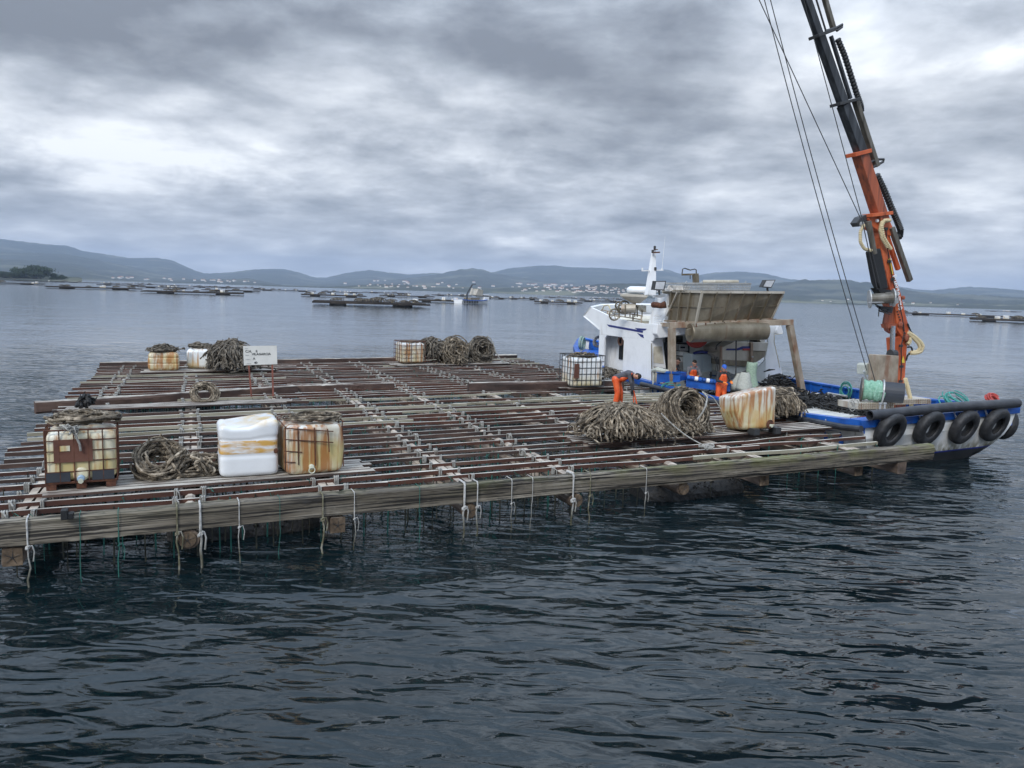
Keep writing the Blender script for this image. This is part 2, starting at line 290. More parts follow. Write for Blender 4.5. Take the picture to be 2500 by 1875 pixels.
# ------------------------------------------------------------------ mesh helpers
def nrm(v): v = np.asarray(v, float); return v/(np.linalg.norm(v)+1e-12)
class MB:
    def __init__(s): s.v = []; s.f = []; s.n = 0
    def add(s, V, Fc):
        V = np.asarray(V, float).reshape(-1, 3); s.v.append(V); n = s.n; s.n += len(V)
        s.f.extend([[i+n for i in f] for f in Fc]); return s
    def box(s, c, size, ex=(1, 0, 0), ey=(0, 1, 0), ez=(0, 0, 1)):
        ex, ey, ez = nrm(ex), nrm(ey), nrm(ez); a, b, d = [x/2 for x in size]; c = np.asarray(c, float)
        V = [c+ex*x*a+ey*y*b+ez*z*d for z in (-1, 1) for y in (-1, 1) for x in (-1, 1)]
        return s.add(V, [(0, 2, 3, 1), (4, 5, 7, 6), (0, 1, 5, 4), (1, 3, 7, 5), (3, 2, 6, 7), (2, 0, 4, 6)])
    def beam(s, p0, p1, w, h, seg=1, jit=0., up=(0, 0, 1), w1=None, h1=None, r=rnd):
        p0, p1 = np.asarray(p0, float), np.asarray(p1, float); d = nrm(p1-p0); sd_ = nrm(np.cross(up, d)); u = np.cross(d, sd_)
        V = []; w1 = w if w1 is None else w1; h1 = h if h1 is None else h1
        for i in range(seg+1):
            t = i/seg; p = p0+(p1-p0)*t; a = (w+(w1-w)*t)/2; b = (h+(h1-h)*t)/2
            for x, y in ((-1, -1), (1, -1), (1, 1), (-1, 1)):
                V.append(p+sd_*(x*a+r.uniform(-jit, jit))+u*(y*b+r.uniform(-jit, jit)))
        Fc = [(0, 1, 2, 3), tuple(4*seg+i for i in (3, 2, 1, 0))]
        for i in range(seg):
            for k in range(4): Fc.append((4*i+k, 4*(i+1)+k, 4*(i+1)+(k+1) % 4, 4*i+(k+1) % 4))
        return s.add(V, Fc)
    def tube(s, pts, r, sides=6, cap=True, closed=False):
        P = np.asarray(pts, float); n = len(P); r = np.broadcast_to(np.asarray(r, float), (n,))
        T = np.gradient(P, axis=0) if not closed else np.roll(P, -1, 0)-np.roll(P, 1, 0)
        T /= np.linalg.norm(T, axis=1)[:, None]+1e-9
        U = np.zeros_like(P); ref = np.array([0, 0, 1.]) if abs(T[0][2]) < .9 else np.array([1., 0, 0])
        u = nrm(np.cross(T[0], ref)); U[0] = u
        for i in range(1, n):
            u = u-T[i]*(u@T[i]); u = u/(np.linalg.norm(u)+1e-9); U[i] = u
        Vv = np.cross(T, U); a = np.arange(sides)*2*np.pi/sides
        V = P[:, None, :]+r[:, None, None]*(U[:, None, :]*np.cos(a)[None, :, None]+Vv[:, None, :]*np.sin(a)[None, :, None])
        m = n if closed else n-1
        i = np.arange(m)[:, None]; k = np.arange(sides)[None, :]; k2 = (k+1) % sides; j = (i+1) % n
        Q = np.stack([i*sides+k, i*sides+k2, j*sides+k2, j*sides+k], -1).reshape(-1, 4).tolist()
        if cap and not closed: Q += [list(range(sides))[::-1], [(n-1)*sides+q for q in range(sides)]]
        return s.add(V.reshape(-1, 3), Q)
    def rod(s, a, b, r, sides=8, r1=None): return s.tube([a, b], [r, r if r1 is None else r1], sides)
    def prism(s, pts, ext):                    # closed outline pushed along a vector
        P = np.asarray(pts, float); n = len(P); e = np.asarray(ext, float)
        Fc = [list(range(n))[::-1], list(range(n, 2*n))]+[[i, (i+1) % n, (i+1) % n+n, i+n] for i in range(n)]
        return s.add(np.vstack([P, P+e]), Fc)
    def loft(s, rings, closed=True, cap=True):
        n = len(rings[0]); V = np.vstack(rings); Fc = []
        for i in range(len(rings)-1):
            for k in range(n if closed else n-1):
                k2 = (k+1) % n; Fc.append([i*n+k, i*n+k2, (i+1)*n+k2, (i+1)*n+k])
        if cap: Fc += [list(range(n))[::-1], [(len(rings)-1)*n+k for k in range(n)]]
        return s.add(V, Fc)
    def lathe(s, prof, c, ax=(0, 0, 1), n=24):  # prof: (radius, height)
        ax = nrm(ax); u = nrm(np.cross(ax, (0, 0, 1) if abs(ax[2]) < .9 else (1, 0, 0))); v = np.cross(ax, u); c = np.asarray(c, float)
        return s.loft([[c+ax*h+r*(u*math.cos(2*math.pi*k/n)+v*math.sin(2*math.pi*k/n)) for k in range(n)] for r, h in prof])
    def build(s, name, m, parent=None, smooth=False, bevel=0., base=True, kind=None, label=None):
        V = np.vstack(s.v)
        lo, hi = V.min(0), V.max(0); o = np.array([(lo[0]+hi[0])/2, (lo[1]+hi[1])/2, lo[2]]) if base is True else np.asarray(base if base is not False else (0, 0, 0), float)
        me = bpy.data.meshes.new(name); me.from_pydata((V-o).tolist(), [], s.f); me.update()
        me.materials.append(MT[m] if isinstance(m, str) else m)
        if smooth: me.shade_smooth()
        ob = bpy.data.objects.new(name, me); COL.objects.link(ob); ob.location = o
        if parent is not None:
            ob.parent = parent; q = parent; off = Vector((0, 0, 0))
            while q is not None: off += q.location; q = q.parent
            ob.location = Vector(o)-off
        if bevel:
            md = ob.modifiers.new('bevel', 'BEVEL'); md.width = bevel; md.segments = 2; md.limit_method = 'ANGLE'
        if kind: ob['kind'] = kind
        if label: ob['label'] = label
        return ob
def tag(o, label, cat, group=None):
    o['label'] = label; o['category'] = cat
    if group: o['group'] = group
    return o
def thing(name, label, cat, loc, group=None):
    o = bpy.data.objects.new(name, None); COL.objects.link(o); o.location = Vector(loc); o.empty_display_size = .3
    return tag(o, label, cat, group)
def struct(o): o['kind'] = 'structure'; return o
def copy_tree(o, parent=None, loc=None, scale=None, rz=None, label=None):
    c = o.copy(); COL.objects.link(c); c.parent = parent
    if loc is not None: c.location = Vector(loc)
    if scale is not None: c.scale = scale
    if rz is not None: c.rotation_euler = (0, 0, rz)
    if label: c['label'] = label
    for ch in list(o.children): copy_tree(ch, c)
    return c
def part(mb, name, m, parent, **k): return mb.build(name, m, parent, **k)
def inst(src, parent, M4, name=None):          # another object sharing the mesh
    o = bpy.data.objects.new(name or src.name.split('.')[0], src.data); COL.objects.link(o); o.parent = parent
    off = Vector((0, 0, 0)); q = parent
    while q is not None: off += q.location; q = q.parent
    o.matrix_local = Matrix.Translation(-off) @ M4; return o
def wig(n, amp, k=3, r=rng):                   # smooth random curve of n samples
    t = np.linspace(0, 1, n); out = np.zeros(n)
    for j in range(1, k+1): out += r.normal()*np.sin(2*np.pi*(j*t*r.uniform(.6, 1.4)+r.random()))/j
    return out*amp

# ------------------------------------------------------------------ water
def grid(xs, ys, zf):
    Xg, Yg = np.meshgrid(xs, ys); V = np.stack([Xg, Yg, zf(Xg, Yg)], -1).reshape(-1, 3); n = len(xs)
    i = np.arange(len(ys)-1)[:, None]; k = np.arange(n-1)[None, :]
    Q = np.stack([i*n+k, i*n+k+1, (i+1)*n+k+1, (i+1)*n+k], -1).reshape(-1, 4)
    return V, Q.tolist()
wm = bpy.data.materials.new('sea_water'); wm.use_nodes = True; t = wm.node_tree; ns = t.nodes; lk = t.links; b = ns['Principled BSDF']
b.inputs['Base Color'].default_value = (.0035, .0100, .0125, 1); b.inputs['IOR'].default_value = 1.5; b.inputs['Specular IOR Level'].default_value = .5
g = ns.new('ShaderNodeNewGeometry')
def wnoise(scale, st, rot, det, rough=.5, dist=0., kind=None):
    mp = ns.new('ShaderNodeMapping'); mp.inputs['Rotation'].default_value = (0, 0, R(rot)); mp.inputs['Scale'].default_value = st; lk.new(g.outputs['Position'], mp.inputs[0])
    n = ns.new('ShaderNodeTexNoise'); n.inputs['Scale'].default_value = scale; n.inputs['Detail'].default_value = det; n.inputs['Roughness'].default_value = rough; n.inputs['Distortion'].default_value = dist
    lk.new(mp.outputs[0], n.inputs['Vector']); return n.outputs['Fac']
def wm1(op, a, b_):
    n = ns.new('ShaderNodeMath'); n.operation = op
    for i, x in enumerate((a, b_)):
        if hasattr(x, 'node'): lk.new(x, n.inputs[i])
        else: n.inputs[i].default_value = x
    return n.outputs[0]
h = wm1('MULTIPLY', wnoise(.60, (.55, 1.25, 1), 40, 1, .4, .6), .42)
h = wm1('ADD', h, wm1('MULTIPLY', wnoise(2.4, (.5, 1.3, 1), 34, 1.5, .4, .8), .170))
h = wm1('ADD', h, wm1('MULTIPLY', wnoise(8.5, (.55, 1.2, 1), 42, 1, .5, .6), .012))
bp = ns.new('ShaderNodeBump'); bp.inputs['Strength'].default_value = 1.; bp.inputs['Distance'].default_value = .9; lk.new(h, bp.inputs['Height']); BPN = bp; lk.new(bp.outputs[0], b.inputs['Normal'])
gust = wnoise(.012, (1, 1.6, 1), 20, 4, .5)
mr = ns.new('ShaderNodeMapRange'); mr.inputs[1].default_value = 20; mr.inputs[2].default_value = 400; mr.inputs[3].default_value = .03; mr.inputs[4].default_value = .08
ln = ns.new('ShaderNodeVectorMath'); ln.operation = 'LENGTH'; lk.new(g.outputs['Position'], ln.inputs[0]); lk.new(ln.outputs['Value'], mr.inputs[0])
mb_ = ns.new('ShaderNodeMapRange'); mb_.inputs[1].default_value = 14; mb_.inputs[2].default_value = 70; mb_.inputs[3].default_value = 1.; mb_.inputs[4].default_value = .12; lk.new(ln.outputs['Value'], mb_.inputs[0]); mg_ = ns.new('ShaderNodeMapRange'); mg_.inputs[1].default_value = .38; mg_.inputs[2].default_value = .62; mg_.inputs[3].default_value = .55; mg_.inputs[4].default_value = 1.15; lk.new(wnoise(.11, (1, 1.8, 1), 30, 3, .5, .8), mg_.inputs[0]); lk.new(wm1('MULTIPLY', mb_.outputs[0], mg_.outputs[0]), BPN.inputs['Strength'])
lk.new(wm1('ADD', mr.outputs[0], wm1('MULTIPLY', gust, .03)), b.inputs['Roughness'])
mb = MB(); V, Q = grid(np.array([-15000, -4000, -1000, -200, 0, 200, 1000, 4000, 15000.]), np.array([-3000, -500, -60, 0, 60, 300, 1500, 5000, 15000.]), lambda x, y: x*0)
mb.add(V, Q); water = struct(mb.build('water', wm, base=(0, 0, 0)))

# ------------------------------------------------------------------ hills
def hz_y(x): return 675+.0316*x
def fbm(x, y, seed, oct=5, base=1.):
    r = np.random.default_rng(seed); o = np.zeros_like(x, dtype=float); a = 1.; f = base
    for _ in range(oct):
        for _k in range(3):
            th = r.uniform(0, 2*np.pi); o += a*np.sin((x*np.cos(th)+y*np.sin(th))*f*2*np.pi+r.uniform(0, 6.28))/3
        a *= .5; f *= 2.03
    return o
def forest(name, cols, field, famount):
    def f(ns, lk, out, mixc, m1, nse, src, b):
        return mixc(m1('MULTIPLY', nse(.0022, (1, 1, 3), *famount), .7), out, field)
    return mat(name, cols, .006, .95, detail=9, extra=f, ramp=(.35, .66))
MT['hill'] = forest('forested_hill', [(.010, .017, .013), (.020, .030, .022), (.038, .048, .034)], (.10, .105, .075), (.54, .62))
MT['shore'] = forest('wooded_shore', [(.009, .015, .010), (.018, .028, .017), (.04, .05, .03)], (.17, .17, .11), (.53, .60))
def ridge(name, pts, D, front, seed, rough=4., m='hill', zmax=None):
    pts = sorted(pts); xs = np.linspace(pts[0][0], pts[-1][0], 420); ys = np.interp(xs, [p[0] for p in pts], [p[1] for p in pts])
    T = np.concatenate([np.linspace(0, 1, 22), [1.06, 1.14, 1.25]]); rows = []
    for ti in T:
        row = []
        dist = front+(D-front)*ti
        for x, y in zip(xs, ys):
            d = ray(x, y); hd = math.hypot(d[0], d[1]); hh = max(2., CAMZ+d[2]/hd*D)
            row.append((d[0]/hd*dist, d[1]/hd*dist, hh))
        rows.append(row)
    A = np.array(rows); nx = fbm(A[..., 0]/2200, A[..., 1]/2200, seed)
    tt = T[:, None]; prof = np.where(tt <= 1, np.clip(tt, 0, 1)**1.25, np.clip(1-(tt-1)*3.2, 0, 1))
    k = np.where(tt < 1, 1+.30*nx*(1-np.clip(tt, 0, 1)), 1)
    Zh = A[..., 2]*prof*np.clip(k, .2, 1.6)-3*(tt < .02)
    Zh = Zh+rough*fbm(A[..., 0]/90, A[..., 1]/90, seed+9, 3)*(tt > .05)
    A[..., 2] = np.where(tt < .02, -3, Zh)
    n = len(xs); i = np.arange(len(T)-1)[:, None]; kk = np.arange(n-1)[None, :]
    Q = np.stack([i*n+kk, i*n+kk+1, (i+1)*n+kk+1, (i+1)*n+kk], -1).reshape(-1, 4).tolist()
    return struct(MB().add(A.reshape(-1, 3), Q).build(name, m, smooth=True, base=(0, 0, 0)))
ridge('far_hills', [(-400, 575), (-150, 578), (0, 583), (60, 590), (113, 596), (167, 600), (203, 613), (253, 620), (316, 630), (384, 629), (420, 635), (452, 650), (479, 662), (502, 668), (560, 665), (606, 659),
    (669, 656), (696, 657), (732, 666), (768, 677), (796, 678), (841, 667), (900, 659), (958, 666), (1000, 670), (1060, 666), (1100, 669), (1152, 660), (1202, 665), (1242, 655), (1310, 649), (1355, 648), (1387, 652), (1468, 654),
    (1536, 659), (1629, 658), (1658, 668), (1703, 672), (1747, 665), (1805, 663), (1864, 667), (1923, 681), (2000, 688), (2095, 690), (2138, 690), (2196, 699), (2239, 707), (2275, 709), (2312, 705), (2362, 700), (2430, 703), (2500, 709), (2900, 725)], 10500, 7000, 1)
ridge('middle_hills', [(-400, 600), (0, 615), (149, 619), (226, 632), (316, 650), (384, 666), (452, 678), (560, 690), (700, 697), (850, 690), (971, 682), (1016, 677), (1075, 668), (1116, 659), (1152, 655), (1179, 658), (1202, 666), (1270, 678), (1340, 688), (1500, 696), (1800, 712)], 8000, 5200, 2)
ridge('left_foothills', [(-400, 622), (0, 632), (90, 636), (181, 644), (249, 664), (300, 676), (343, 684), (480, 682), (610, 680), (655, 689), (700, 698), (820, 704), (900, 706)], 6200, 4000, 3)
ridge('right_hills', [(1700, 722), (1800, 706), (1860, 694), (1920, 689), (1967, 683), (2004, 684), (2051, 682), (2110, 689), (2138, 692), (2196, 704), (2260, 715), (2350, 718), (2430, 722), (2500, 727), (2900, 745)], 5600, 4100, 4)
ridge('town_shore', [(640, 703), (760, 704), (850, 697), (960, 694), (1040, 698), (1120, 700), (1200, 704), (1300, 700), (1400, 701), (1460, 694), (1500, 691), (1560, 692), (1620, 698), (1700, 708), (1900, 720), (2200, 736), (2500, 744), (2900, 755)], 4300, 3350, 5, 3., 'shore')
ridge('left_point', [(-400, 664), (-100, 666), (0, 668), (60, 669), (120, 672), (170, 676), (200, 679)], 1900, 1600, 6, 1., 'shore')

# houses of the far town
hb = MB().box((0, 0, 3), (11, 9, 6)); house0 = thing('house', 'pale small house in the far town along the shore, one of many', 'house', (0, 0, 0), 'houses of the far shore town')
MT['house_wall'] = plain('pale_render', (.70, .68, .65), .8, .1); MT['roof'] = plain('orange_tile', (.24, .12, .08), .8, .3)
hb.build('wall', 'house_wall', house0)
MB().prism([(-5.9, -4.9, 6), (-5.9, 4.9, 6), (-5.9, 0, 8.6)], (11.8, 0, 0)).build('roof', 'roof', house0)
dg = [o for o in S.objects if o.name in ('town_shore', 'middle_hills', 'right_hills', 'left_foothills')]
bpy.context.view_layer.update()
spots = []
def townpx():
    a = rnd.random()
    if a < .62: x = rnd.gauss(1430, 110); y = hz_y(x)-rnd.uniform(4, 22)
    elif a < .82: x = rnd.gauss(980, 75); y = hz_y(x)-rnd.uniform(3, 20)
    elif a < .96: x = rnd.uniform(250, 640); y = hz_y(x)-rnd.uniform(2, 7)
    else: x = rnd.uniform(1950, 2500); y = hz_y(x)-rnd.uniform(2, 9)
    return x, y
k = 0
while k < 210:
    x, y = townpx(); d = Vector(ray(x, y)).normalized(); best = None
    for o in dg:
        ok, loc, nn, idx = o.ray_cast(Vector(CP), d)
        if ok and (best is None or (loc-Vector(CP)).length < best[0]): best = ((loc-Vector(CP)).length, loc)
    if best is None: k += 1; continue
    s_ = rnd.uniform(.6, 1.25)*best[0]/4300
    if k == 0: house0.location = best[1]-Vector((0, 0, 1)); house0.scale = (s_, s_, s_)
    else: copy_tree(house0, loc=best[1]-Vector((0, 0, 1)), scale=(s_*rnd.uniform(.8, 1.7), s_, s_), rz=rnd.uniform(-.8, .8))
    k += 1

# trees on the left point
MT['leaf'] = mat('dark_foliage', [(.010, .022, .010), (.028, .05, .02), (.05, .08, .035)], .35, .9, island=.4)
MT['bark'] = plain('bark', (.06, .045, .035), .9)
def tree(loc, hgt, wid, seed, label, grp):
    r = np.random.default_rng(seed); t_ = thing('tree', label, 'tree', loc, grp); L0 = np.array(loc, float)
    m = MB(); m.tube([L0, L0+[0, 0, hgt*.5], L0+[wid*.05, 0, hgt*.85]], [hgt*.03, hgt*.02, hgt*.008], 6)
    for a in range(5):
        an = a*1.3; z = hgt*(.35+.1*a); m.tube([L0+[0, 0, z], L0+[math.cos(an)*wid*.3, math.sin(an)*wid*.3, z+hgt*.12]], [hgt*.01, hgt*.004], 5)
    m.build('trunk', 'bark', t_)
    c = MB(); n = 2600
    cl = r.normal(size=(26, 3)).clip(-1.5, 1.5)*[wid*.27, wid*.27, hgt*.22]+[0, 0, hgt*.55]
    for _ in range(n):
        q = cl[r.integers(16)]+r.normal(size=3)*[wid*.11, wid*.11, hgt*.07]; q[2] = max(q[2], hgt*.10); s_ = hgt*.045*r.uniform(.6, 1.4)
        u = nrm(r.normal(size=3)); v = nrm(np.cross(u, r.normal(size=3)))
        c.add([L0+q+u*s_, L0+q+v*s_, L0+q-u*s_, L0+q-v*s_], [(0, 1, 2, 3)])
    c.build('crown', 'leaf', t_)
for i, (x, ytop, yb, wd) in enumerate([(60, 650, 672, 42), (82, 648, 673, 40), (100, 652, 674, 44), (45, 662, 671, 26), (8, 663, 671, 30), (25, 666, 672, 26), (128, 668, 676, 22), (148, 671, 678, 18)]):
    D = 1700; d = ray(x, yb); hd = math.hypot(d[0], d[1]); dt = ray(x, ytop)
    z0 = 1.5; z1 = CAMZ+dt[2]/math.hypot(dt[0], dt[1])*D
    tree((d[0]/hd*D, d[1]/hd*D, z0), z1-z0, wd/F*D, 50+i, 'broad dark tree in the tall clump on the left headland' if i < 3 else 'low dark tree on the left headland beside the tall clump', 'tall trees on the left headland' if i < 3 else 'low trees on the left headland')

# ------------------------------------------------------------------ ropes
FRAY = .13
def frays(mb, P, rad, r):
    for i in range(1, len(P)-1):
        if r.random() < FRAY:
            d = nrm(r.normal(size=3)+[0, 0, -.2]); e = P[i]+d*rad*r.uniform(2.2, 4.8); mb.tube([P[i], (P[i]+e)/2+r.normal(size=3)*rad*.4, e], [rad*.6, rad*.55, rad*.25], 3, cap=False)
def heap_torus(mb, c, e1, e2, R_, a, c3, n, rad=.026, floor=1.13, seg=44, messy=.05, r=rng, arc=1.0, sides=5):
    e1, e2 = nrm(e1), nrm(e2); e3 = np.cross(e1, e2); c = np.asarray(c, float)
    for _ in range(n):
        rr = math.sqrt(r.random()); th = r.uniform(0, 2*np.pi); ro = a*rr*math.cos(th); ze = c3*rr*math.sin(th)
        ext = 2*np.pi*arc*r.uniform(.8, 1.05); s0 = r.uniform(0, 2*np.pi); A = np.linspace(s0, s0+ext, seg)
        rad_ = R_+ro+wig(seg, messy, 4, r); zz = ze+wig(seg, messy, 4, r)
        P = c+np.outer(rad_*np.cos(A), e1)+np.outer(rad_*np.sin(A), e2)+np.outer(zz, e3)
        P[:, 2] = np.maximum(P[:, 2], floor+rad*r.uniform(.3, 1.6))
        mb.tube(P, rad*(1+.38*r.normal(size=seg).clip(-1.6, 1.8))*r.uniform(.75, 1.2), sides); frays(mb, P, rad, r)
    return mb
def heap_dome(mb, c, sx, sy, h, n, rad=.028, floor=1.13, seg=40, r=rng, ang=0., messy=.06, sides=5, top=.0):
    c = np.asarray(c, float); ca, sa = math.cos(ang), math.sin(ang)
    for _ in range(n):
        sh = 1-.35*r.random()**1.5; ph = r.uniform(0, np.pi) if r.random() < .45 else r.normal(np.pi/2, .35)
        q = r.normal()*.30; t_ = np.linspace(.02+.10*r.random(), .98-.15*r.random(), seg)
        u = -np.cos(np.pi*t_); zz = h*sh*np.sin(np.pi*t_)**.62*math.sqrt(max(.08, 1-q*q*1.6))+wig(seg, messy*.5, 4, r)
        lx = u*math.cos(ph)+q*math.sin(ph)*(1+.5*np.abs(u)); ly = u*math.sin(ph)-q*math.cos(ph)*(1+.5*np.abs(u))
        lx = lx*sx*sh+wig(seg, messy, 4, r); ly = ly*sy*sh+wig(seg, messy, 4, r)
        P = np.stack([c[0]+lx*ca-ly*sa, c[1]+lx*sa+ly*ca, np.maximum(floor+rad*r.uniform(.3, 1.6), floor+zz)], 1)
        mb.tube(P, rad*(1+.38*r.normal(size=seg).clip(-1.6, 1.8))*r.uniform(.75, 1.2), sides); frays(mb, P, rad, r)
    return mb
def heap_flat(mb, c, sx, sy, h, n, rad=.025, floor=1., seg=40, ang=0., r=rng, sides=5):
    c = np.asarray(c, float); ca, sa = math.cos(ang), math.sin(ang)
    for _ in range(n):
        k = r.uniform(.35, 1.); A = np.linspace(0, 2*np.pi*r.uniform(.6, 1.), seg)+r.uniform(0, 6.28)
        lx = sx*k*np.cos(A)+wig(seg, .04, 4, r)+r.normal()*.05; ly = sy*k*np.sin(A)+wig(seg, .04, 4, r)+r.normal()*.05
        zz = floor+rad+h*r.random()*(1-.5*k)+np.abs(wig(seg, h*.12, 3, r))
        mb.tube(np.stack([c[0]+lx*ca-ly*sa, c[1]+lx*sa+ly*ca, zz], 1), rad*(1+.35*r.normal(size=seg).clip(-1.5, 1.8)), sides)
    return mb

# ------------------------------------------------------------------ far rafts with their loads
MT['far_raft'] = mat('tarred_raft_timber', [(.010, .009, .009), (.03, .025, .022), (.07, .055, .045)], .3, .85)
fr = thing('mussel_raft', 'low dark timber mussel raft floating far out', 'raft', (0, 0, 0), 'far mussel rafts')
m = MB()
for i in range(34): m.beam((-13, -10+i*.6, .95), (13, -10+i*.6, .95), .14, .14)
m.build('deck_rail', 'far_raft', fr, kind='stuff')
m = MB()
for i in range(10): m.rod((-12+i*2.66, -11, .65), (-12+i*2.66, 11, .65), .2, 6)
m.build('cross_log', 'far_raft', fr, kind='stuff')
for y in (-10.6, 0, 10.6): MB().beam((-14, y, .75), (14, y, .75), .3, .5).build('main_beam', 'far_raft', fr)
for x in (-8, 8):
    for y in (-6, 6): MB().tube([(x-2, y, .1), (x+2, y, .1)], .75, 12).build('float', 'mussel', fr)
FR = [(143, 316, 699, 706, 1), (372, 579, 710, 718, 1), (-60, 78, 688, 693, 1), (45, 156, 683, 688, 0), (167, 276, 687, 691, 1), (250, 341, 693, 697, 0), (307, 375, 691, 694, 0), (352, 461, 699, 703, 1), (402, 547, 696, 699, 0),
      (506, 626, 707, 711, 0), (480, 560, 699, 702, 1), (565, 640, 700, 704, 0), (628, 764, 706, 710, 1), (741, 886, 718, 724, 1), (790, 880, 711, 714, 1), (770, 1038, 737, 746, 1), (891, 1000, 712, 716, 0), (930, 1057, 720, 725, 1),
      (1012, 1150, 731, 738, 0), (1057, 1148, 718, 722, 1), (1240, 1315, 727, 730, 1), (1306, 1417, 735, 741, 1), (1330, 1420, 724, 727, 0), (1414, 1523, 732, 737, 1), (1440, 1530, 727, 730, 1), (1180, 1235, 726, 728, 0), (2221, 2440, 763, 774, 1), (2399, 2560, 780, 786, 1), (2420, 2480, 758, 760, 0)]
lump = MB(); heap_dome(lump, (0, 0, 0), 1.3, 1.3, 1.15, 26, .06, 0., 9, sides=4); lump0 = tag(lump.build('rope_heap', 'rope_dark', base=(0, 0, 0)), 'dark rope heap on one of the far mussel rafts', 'rope heap', 'rope heaps on the far rafts')
tk = MB().box((0, 0, .5), (1.3, 1.1, 1.)); tank0 = tag(tk.build('plastic_tank', 'white_plastic', base=(0, 0, 0), bevel=.08), 'pale square tank on one of the far mussel rafts', 'tank', 'tanks on the far rafts')
for o in (lump0, tank0): o.location = (0, 0, -100)
first = [True, True]; nearf = {}
for i, (x0, x1, y0, y1, ld) in enumerate(FR):
    a, c = at(x0, y0+2, .5), at(x1, y1+2, .5)
    # the two ends measured in the picture share one distance so that a small reading error does not twist the raft
    xm, ym = (x0+x1)/2, (y0+y1)/2; p = at(xm, ym+1.5, .5); d = np.linalg.norm(p[:2]); wdt = (x1-x0)/F*d
    hd = nrm([p[0], p[1], 0]); sdv = np.array([hd[1], -hd[0], 0]); rot = math.atan2(sdv[1], sdv[0])+rnd.uniform(-.12, .12)
    sx = wdt/27; ctr = p+hd*10; lab = 'low dark timber mussel raft floating far out, one of many'
    if i == 15: lab = 'nearest far raft, long and loaded with heaps and tanks, left of the small crane boat'
    if i == 1: lab = 'far raft directly above the first tank and coil of the big raft'
    if i == 18: lab = 'far raft alongside the small crane boat, ending at its stern'
    if i == 26: lab = 'long loaded raft just right of the orange crane, near the right horizon'
    if i == 27: lab = 'far raft cut off by the right edge of the view'
    if i == 21: lab = 'far raft just left of the white wheelhouse, pale heaps along it'
    o = fr if i == 0 else copy_tree(fr)
    o.location = Vector((ctr[0], ctr[1], 0)); o.rotation_euler = (0, 0, rot); o.scale = (sx, 1, 1); o['label'] = lab
    if i in (15, 1, 18, 26, 27, 21): del o['group']
    ex = np.array([math.cos(rot), math.sin(rot), 0]); ey = np.array([-ex[1], ex[0], 0])
    for j in range((8 if ld else 4)+(3 if i == 15 else 0)):
        q = ctr+ex*rnd.uniform(-.44, .44)*wdt+ey*rnd.choice((-9, -7, 0, 6)); isl = rnd.random() < .62; src = lump0 if isl else tank0; fi = 0 if isl else 1
        if first[fi]: o2 = src; first[fi] = False
        else: o2 = src.copy(); COL.objects.link(o2)
        s_ = rnd.uniform(.7, 1.35); o2.location = (q[0], q[1], 1.0); o2.scale = (s_*(1.5 if isl else 1), s_, s_*rnd.uniform(.7, 1.1)); o2.rotation_euler = (0, 0, rnd.uniform(0, 3))

# ------------------------------------------------------------------ the far crane boat
fb = thing('crane_boat', 'small far crane boat with white and blue hull and raised tan hopper', 'boat', (0, 0, 0))
p0, p1 = at(1131, 741, 0), at(1203, 742, 0); d0 = float(np.linalg.norm(p0[:2])); ex = nrm([p1[0]-p0[0], p1[1]-p0[1], 0]); ey = np.array([-ex[1], ex[0], 0]); Lb = np.linalg.norm((p1-p0)[:2])
fb.location = Vector(((p0[0]+p1[0])/2, (p0[1]+p1[1])/2, 0))
def FBp(x, y, z): return p0+ex*x*Lb+ey*y+np.array([0, 0, z-p0[2]])
u = Lb/20.
ring = []
for x, hwid, zt in ((0, 2.6, 1.7), (.2, 3, 1.4), (.6, 3, 1.4), (.85, 2.2, 1.8), (1.0, .2, 2.5)):
    ring.append([FBp(x, 3-hwid, zt*u), FBp(x, 3-hwid*.8, 0), FBp(x, 3-hwid*.4, -.6), FBp(x, 3+hwid*.4, -.6), FBp(x, 3+hwid*.8, 0), FBp(x, 3+hwid, zt*u)])
MB().loft(ring).build('hull', 'boat_white', fb)
m = MB()
for y in (0.0, 6.0): m.tube([FBp(0, .4 if y == 0 else 5.6, 1.72*u), FBp(.2, y, 1.42*u), FBp(.6, y, 1.42*u), FBp(.85, .8 if y == 0 else 5.2, 1.82*u), FBp(1, 3, 2.52*u)], .22*u, 6)
m.build('gunwale', 'blue', fb)
MB().box(FBp(.83, 3, 2.9*u), (Lb*.17, 4.6, 2.6*u), ex, ey).build('wheelhouse', 'boat_white', fb, bevel=.1)
MB().box(FBp(.82, 3, 3.6*u), (Lb*.171, 4.62, .6*u), ex, ey).build('window', 'glass_dark', fb)
MB().prism([FBp(.48, 1, 4.0*u), FBp(.70, 1, 3.4*u), FBp(.72, 1, 6.2*u), FBp(.55, 1, 6.8*u)], ey*4).build('hopper', 'tan_light', fb)
MB().rod(FBp(.78, 3, 4*u), FBp(.76, 3, 6.8*u), .12*u).build('mast', 'boat_white', fb)
m = MB(); m.tube([FBp(.28, 3, 1.2*u), FBp(.30, 3, 4.4*u), FBp(.36, 3, 6.2*u), FBp(.46, 3, 8.6*u)], .38*u, 6); m.tube([FBp(.46, 3, 8.6*u), FBp(.58, 3, 8.9*u)], .2*u, 6); m.build('crane', 'boom_black', fb)
MB().box(FBp(.45, 3, 1.9*u), (Lb*.3, 4, 1.5*u), ex, ey).build('deck_machinery', 'tan', fb)
for i in range(6):
    m = MB(); c = FBp(.03+.085*i, -.25, .75*u); m.tube([c+(ex*math.cos(a)+np.array([0, 0, math.sin(a)]))*.40*u for a in np.linspace(0, 6.283, 13)[:-1]], .17*u, 6, closed=True)
    tag(m.build('tyre', 'tyre'), 'black tyre fender hung on the small far crane boat', 'tyre', 'tyres on the far crane boat')

